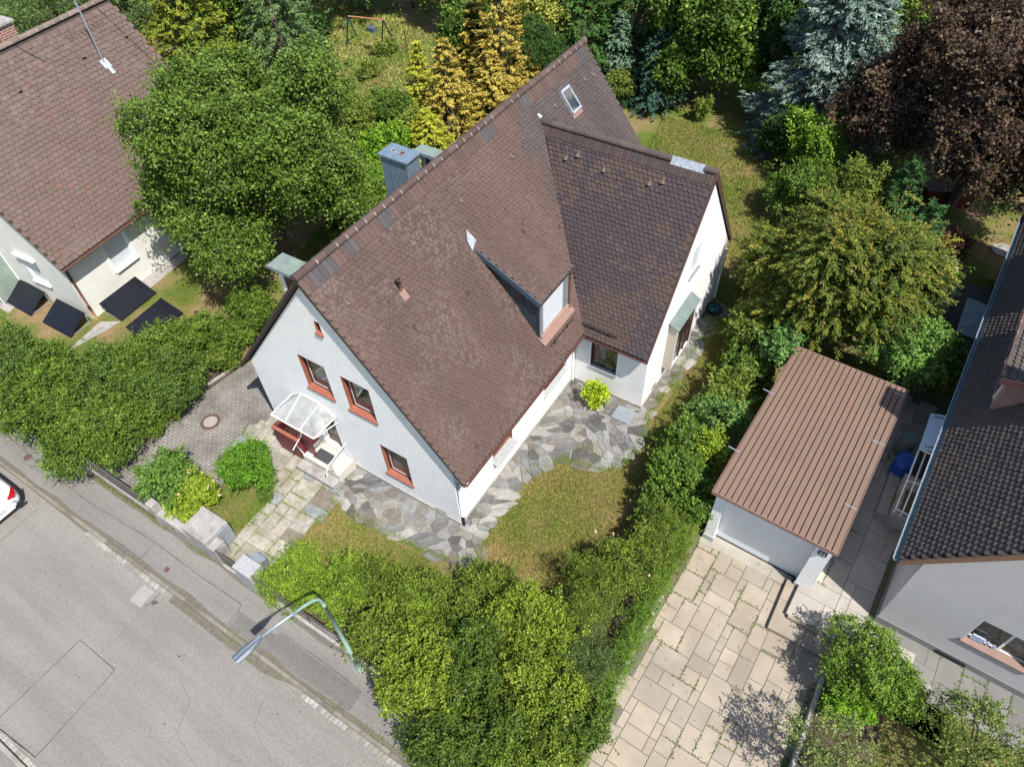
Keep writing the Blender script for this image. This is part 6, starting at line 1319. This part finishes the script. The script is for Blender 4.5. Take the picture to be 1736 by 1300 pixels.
plant('shrub', 'olive shrub at the right of the roof verge', 'shrub', 1050, 150, .9, 28, .9, OLIVE, N_(3500), .1, .06, lobes=5, clump=.2)
plant('round_conifer', 'smooth dark green dome-shaped conifer behind the ridge', 'tree', 910, 85, 2.6, 46, 2.3, [(.02, .05, .015), (.035, .08, .02), (.055, .11, .03)], N_(16000), .12, .03, lobes=5, clump=.25, gap=.2)
GG = 'golden conifers behind the ridge'
for (px, py, hc, r, H_, s) in ((845, 60, 4.2, 1.55, 9.0, 'tallest golden conifer, reaching the top edge'), (810, 110, 2.0, 1.7, 5.4, 'broad golden conifer below the tallest one'), (762, 180, 1.9, 1.55, 5.3, 'pointed golden conifer, leftmost bright one'), (835, 170, 1.4, 1.5, 4.0, 'golden conifer right behind the ridge'), (895, 140, 1.1, 1.0, 3.0, 'small golden conifer touching the ridge'), (715, 160, 1.4, .9, 4.2, 'narrow golden-green conifer at the meadow edge'), (730, 250, 1.0, 1.3, 3.0, 'low yellow-green conifer next to the ridge')):
    conifer('golden_conifer', s, 'tree', px, py, hc, r, H_, GOLD if 'green' not in s else [(.10, .14, .012), (.22, .24, .025), (.36, .33, .04)], N_(int(9000 * r)), .15, .055, group=GG, droop=.1, clump=.35, power=.7)
plant('golden_bush', 'pale gold-green rounded tree at the top behind the dome conifer', 'tree', 915, 30, 3.5, 52, 2.6, [(.14, .16, .03), (.26, .27, .06), (.38, .36, .1)], N_(14000), .14, .08, lobes=7, clump=.35)
plant('deciduous_tree', 'green broadleaf tree left of the tallest golden conifer', 'tree', 790, 60, 3.0, 50, 3.0, GREEN, N_(18000), .16, .1, lobes=8, clump=.35, gap=.5)
for i, (px, py, r, hc, cols, s) in enumerate(((600, 205, 52, 1.2, OLIVE, 'greyish green, at the meadow edge right of the maple'), (650, 250, 52, 1.2, [(.06, .13, .01), (.11, .21, .016), (.17, .28, .03)], 'fresh green, behind the chimney'), (668, 185, 48, 1.1, GREEN, 'olive green, centre of the thicket'), (570, 290, 55, 1.3, GREEN, 'green, directly right of the maple crown'), (640, 315, 50, .9, [(.05, .11, .012), (.09, .18, .02), (.14, .24, .03)], 'bright green, left of the chimney'), (600, 370, 50, .9, GREEN, 'dark green, between maple and ridge'), (705, 215, 40, 1.0, OLIVE, 'small, under the golden conifers'), (548, 165, 28, 1.2, DEEP, 'dark conifer-like, by the wild meadow'), (625, 120, 22, .4, OLIVE, 'tiny, below the swing set'), (650, 83, 22, .4, OLIVE, 'tiny, beside the swing leg'), (545, 245, 36, 1.6, OLIVE, 'grey green, at the upper right of the maple'))):
    plant('shrub', 'thicket shrub, ' + s, 'shrub', px, py, hc, r, hc, cols, N_(int(6500 * (r / 48)**2)), .12, .065, lobes=6, group='shrubs of the wild back garden', clump=.22, gap=.5)
conifer('spruce_tree', 'tall grey-green spruce right of the yellow conifer', 'tree', 480, 90, 4.5, 2.6, 9.5, [(.04, .07, .03), (.075, .12, .05), (.12, .17, .08)], N_(36000), .17, .05, clump=.45, power=.65)
conifer('yellow_conifer', 'lemon-yellow conifer behind the right verge of the left house', 'tree', 318, 50, 4.5, 2.6, 8.0, [(.07, .095, .012), (.13, .155, .018), (.21, .215, .03)], N_(32000), .18, .07, droop=.2, clump=.5, power=.6)
plant('pine_tree', 'grey-green pine behind the left house ridge, at its chimney', 'tree', 90, 15, 5.5, 95, 2.6, [(.05, .09, .03), (.09, .14, .05), (.14, .2, .08)], N_(24000), .2, .03, lobes=9, clump=.45, gap=.55)
plant('pine_tree', 'grey-green pine behind the left house at the roof corner', 'tree', 225, 0, 5.0, 55, 2.6, [(.05, .09, .03), (.09, .14, .05), (.14, .2, .08)], N_(16000), .2, .03, lobes=8, clump=.45)
for i, (px, py, r, hc, cols, s) in enumerate(((410, 15, 75, 3.5, GREEN, 'mid-green tree above the spruce tip'), (500, -35, 70, 3.5, DEEP, 'dark tree at the top left of the swing set'), (605, -75, 70, 3.6, DEEP, 'dark tree directly behind the swing set'), (690, -75, 65, 3.2, GREEN, 'green tree at the top right of the swing set'), (765, -50, 60, 3.4, OLIVE, 'olive tree at the top edge, left of the gold'), (1020, -25, 70, 3.6, GREEN, 'green tree at the top edge above the yews'), (1380, -60, 80, 4, GREEN, 'green tree at the top edge behind the blue spruce'), (1520, 30, 62, 2.6, [(.07, .13, .02), (.13, .21, .03), (.2, .28, .05)], 'light green tree between spruce and beech'), (1575, -20, 70, 3.6, OLIVE, 'olive tree at the top edge, right of the blue spruce'), (1250, -50, 70, 3.6, GREEN, 'green tree at the top edge above the back lawn'), (1150, -40, 70, 3.6, DEEP, 'dark green tree at the top edge by the broadleaf tree'), (530, 60, 28, 1.4, DEEP, 'low dark tree left of the swing legs'), (330, -40, 80, 3.6, DEEP, 'dark tree at the top edge above the yellow conifer'), (150, -60, 110, 4.0, DEEP, 'dark tree far behind the left house'), (860, -70, 80, 3.8, GREEN, 'green tree behind the gold at the top edge'), (940, -60, 80, 3.8, DEEP, 'dark tree behind the dome conifer'), (1460, -90, 90, 4.5, DEEP, 'dark tree far behind the blue spruce'), (1690, -60, 110, 4.5, GREEN, 'green tree far behind the copper beech'), (1580, 90, 55, 1.8, DEEP, 'dark low tree under the beech, upper left'), (1545, 170, 60, 1.5, DEEP, 'dark low tree in the shade left of the beech'))):
    plant('garden_tree', s, 'tree', px, py, hc, r, hc * .95, cols, N_(int(11000 * (r / 70)**2)), .2, .13, lobes=8, group=FG, clump=.45, gap=.5)
# right foreground
plant('shrub', 'round green bush at the foot of the patio steps', 'shrub', 1475, 1135, 1.0, 80, .95, [(.055, .10, .014), (.10, .17, .024), (.17, .24, .05)], N_(17000), .065, .035, lobes=8, clump=.16, gap=.4, shoot=.2)
plant('shrub', 'bright fern-like plant at the base of the round bush', 'shrub', 1440, 1195, .5, 45, .5, [(.07, .15, .012), (.12, .24, .02), (.18, .3, .03)], N_(6000), .07, .03, lobes=5, clump=.14)
plant('fruit_tree', 'sparse grey-green fruit tree over the lawn at the bottom right', 'tree', 1670, 1275, 1.9, 88, .8, [(.06, .09, .02), (.10, .14, .035), (.15, .19, .06)], N_(6500), .06, .04, lobes=9, clump=.18, gap=.8, per=18, fill=.05, shoot=.4)
plant('fruit_tree', 'thin-leaved fruit tree overhanging the driveway edge at the bottom', 'tree', 1425, 1290, 1.9, 72, .7, [(.08, .1, .035), (.12, .15, .055), (.18, .21, .09)], N_(3800), .06, .04, lobes=7, clump=.16, gap=.8, per=18, fill=.05, shoot=.4)

# ---------------- grass tufts and weeds (uncountable)
def tufts(name, poly, dens, hh, cols, label, z=0., cat='grass', inv=None, nz=None):
    xs = [p[0] for p in poly]; ys = [p[1] for p in poly]; A = (max(xs) - min(xs)) * (max(ys) - min(ys)); n = int(A * dens)
    P = np.stack([rng.uniform(min(xs), max(xs), n), rng.uniform(min(ys), max(ys), n), np.full(n, z)], 1)
    ok = np.zeros(n, bool); x_, y_ = P[:, 0], P[:, 1]
    for i in range(len(poly)):
        x1, y1 = poly[i]; x2, y2 = poly[i - 1]
        if y1 == y2: continue
        c = ((y1 > y_) != (y2 > y_)) & (x_ < (x2 - x1) * (y_ - y1) / (y2 - y1) + x1); ok ^= c
    if inv is not None: ok &= inv(P)
    P = P[ok]; n = len(P)
    D = nrmz(rand_dir(n) * np.array([.9, .9, .2]) + np.array([0, 0, .75])); Nn = rand_dir(n) + np.array([0, 0, .3])
    t = np.clip(vnoise(P, .55, 41) * .75 + rng.random(n) * .45 - .1, 0, .999); col = blendc(cols, t) * (1 + rng.normal(0, .2, (n, 1)).clip(-.5, .5)); s = rng.uniform(.5, 1.4, n)
    o = leaves(name, None, P, Nn, D, hh * s, .018 * s * (hh / .07), np.clip(col, .005, 1), M_LEAF); tag(o, label, cat, kind='stuff'); return o
GC = [(.07, .13, .018), (.11, .155, .028), (.19, .19, .06), (.28, .205, .11), (.32, .215, .13)]
tufts('grass', [(.9, -1.2), (.95, 1.0), (1.0, 3.3), (1.7, 4.0), (3.0, 4.2), (3.7, 5.0), (3.4, 7.0), (3.6, 12), (5.5, 12), (5.6, 3.4), (4.6, .6), (2.6, -1.8)], 2600, .07, GC, 'short dry grass on the side lawn')
tufts('grass', [(-4.1, -1.85), (-3.2, -1.7), (.2, -1.5), (.6, -2.2), (-.5, -3.0), (-3.9, -3.8)], 2600, .07, GC, 'dry grass in the front lawn')
tufts('grass', [(-8.5, -1.65), (-6.2, -2.0), (-5.9, -3.2), (-6.1, -4.4), (-7.1, -4.4), (-7.7, -3.1)], 1800, .06, GC[:3], 'grass round the front shrubs')
tufts('grass', [(3.8, 12), (-3, 15), (-5, 26), (3, 26), (6.8, 18), (6, 12)], 800, .10, GC, 'dry grass of the back lawn')
tufts('grass', [(-30, 16), (-16, 10), (-9, 18), (-15, 27), (-32, 30)], 160, .2, [(.09, .14, .025), (.15, .2, .05), (.26, .25, .10), (.32, .26, .13)], 'tall wild meadow grass behind the house')
tufts('grass', [(-19.5, -2.7), (-17.2, -.5), (-17, 4.4), (-12, 4.2), (-11.4, 1.4), (-12.5, -1.5), (-14, -2.7), (-24, -2.9), (-24, -1.5)], 450, .06, GC, 'mown grass around the solar panels')
tufts('grass', [(11.2, -4), (11.2, 1.1), (12.5, 2.1), (20, 1.8), (18, -4)], 500, .07, GC[:3], 'grass below the right house')
tufts('grass', [(9, 15.5), (8, 22), (13, 24), (12.4, 16)], 250, .08, GC, 'dry lawn behind the right house')
def weeds(name, pts, cols, label, ln=.05):
    n = len(pts); P = np.array(pts) + rng.normal(0, .018, (n, 3)) * np.array([1, 1, 0]); D = rand_dir(n) * np.array([1, 1, .3]) + np.array([0, 0, .3]); Nn = rand_dir(n) * .6 + np.array([0, 0, 1])
    o = leaves(name, None, P, Nn, D, ln * rng.uniform(.5, 1.5, n), ln * .5 * rng.uniform(.5, 1.4, n), blendc(cols, rng.random(n)), M_LEAF); tag(o, label, 'weeds', kind='stuff')
wp = []
def wline(px, z, dens, spread, thr=.5, sd=3):
    for i in range(len(px) - 1):
        a = np.array(px[i]); b = np.array(px[i + 1]); L = np.linalg.norm(b - a); n = int(L * dens)
        q = a + (b - a) * rng.random((n, 1)) + rng.normal(0, spread, (n, 2)); p3 = np.concatenate([q, np.full((n, 1), z)], 1); k = vnoise(p3, 1.3, sd) > thr; wp.extend(p3[k].tolist())
wline([(-14, -6.43), (6, -6.43)], ZR + .01, 90, .05, .52); wline([(-14, -6.22), (6, -6.22)], ZP + .01, 70, .06, .58); wline([(-12.5, -5.0), (6, -5.02)], ZP + .01, 120, .04, .5)
for (a_, b_, z_, nm) in JOINTS:
    if nm in ('driveway', 'patio', 'entrance_path', 'side_path'): wline([a_, b_], z_ + .012, 50 if nm == 'driveway' else 60, .008, .56 if nm != 'patio' else .68, 6)
wline([(.75, 2.7), (1.2, 3.6), (1.9, 4.0), (2.8, 4.15), (3.4, 4.9), (3.35, 6.2), (3.1, 7.1), (3.2, 9), (3.3, 13)], .03, 500, .07, .3, 8)
wline([(-4.3, -1.45), (-3.3, -1.5), (-1, -1.35), (.3, -1.2), (1.05, -.7), (1.0, 0), (.8, 1.), (.75, 2.7)], .03, 420, .06, .35, 9)
wline([(-4.0, -1.8), (-4.1, -2.6), (-4.4, -4.6)], .03, 300, .06, .4, 9); wline([(-5.75, -3.7), (-6.0, -2.6), (-6.35, -2.0), (-7.4, -1.75), (-8.6, -1.6)], .03, 300, .06, .4, 9)
wline([(10.9, 1.2), (10.93, -4.8)], ZD + .01, 160, .06, .4); wline([(6.5, 1), (6.5, -4.8)], ZD + .01, 60, .06, .5)
for i in range(60):
    x = rng.uniform(-8.6, -4.1); y = rng.uniform(-4.7, -.9)
    if pip(x, y, ent_reg): wp.extend([(x + rng.normal(0, .07), y + rng.normal(0, .07), .03) for _ in range(12)])
for (cx_, cy_, k) in ((1.4, 3.9, 60), (1.9, 4.6, 25), (2.6, 4.4, 30), (3.1, 4.9, 25), (.9, 3.4, 20), (-4.2, -1.1, 50), (-2.5, -1.4, 30), (-.6, -1.3, 30), (1.5, 3.3, 40), (2.2, 4.9, 15), (2.2, 3.9, 20)): wp.extend([(cx_ + rng.normal(0, .1), cy_ + rng.normal(0, .1), .045) for _ in range(k)])
weeds('weeds', wp, [(.05, .09, .012), (.08, .13, .02), (.15, .17, .04)], 'small weeds growing in joints, gutter and paving edges')
LP = []
for (x0_, x1_, y0_, y1_, z_, n_, ) in ((-14, 6, -6.9, -6.42, ZR + .006, 260), (-12, 3.5, -6.3, -4.98, ZP + .006, 200), (6.6, 10.8, -4.8, 3.4, ZD + .03, 50), (-4, 1, -1.3, -.1, .05, 60), (-14, 2, -11, -7, ZR + .006, 70), (6.6, 9.9, 3.6, 10, 2.605, 50), (-11, -7.6, -4, 0, .01, 120)):
    LP += [(rng.uniform(x0_, x1_), rng.uniform(y0_, y1_), z_) for _ in range(n_)]
LP = np.array(LP); o = leaves('leaf_litter', None, LP, np.array([0, 0, 1.]) + rand_dir(len(LP)) * .35, rand_dir(len(LP)), rng.uniform(.03, .07, len(LP)), .03, blendc([(.08, .05, .02), (.17, .11, .04), (.22, .19, .05)], rng.random(len(LP))), M_LEAF); tag(o, 'scattered dry leaves and grit on the road, pavement and paving', 'leaf litter', kind='stuff')
fl = [(*G(px, py, z),) for px, py, z in ((318, 800, 1.1), (352, 825, 1.0), (340, 862, .9), (300, 838, 1.1), (372, 838, .9), (362, 815, 1.0), (1040, 905, 1.6), (1100, 975, 1.6), (1010, 900, 1.4))]
o = leaves('blossoms', None, np.repeat(np.array(fl), 5, 0) + rng.normal(0, .02, (45, 3)), rand_dir(45) + np.array([0, 0, 1.5]), rand_dir(45), .05, .045, np.tile(np.array([.75, .42, .45]), (45, 1)), M_LEAF); tag(o, 'small pink blossoms on the roses and street hedge', 'flowers', kind='stuff')
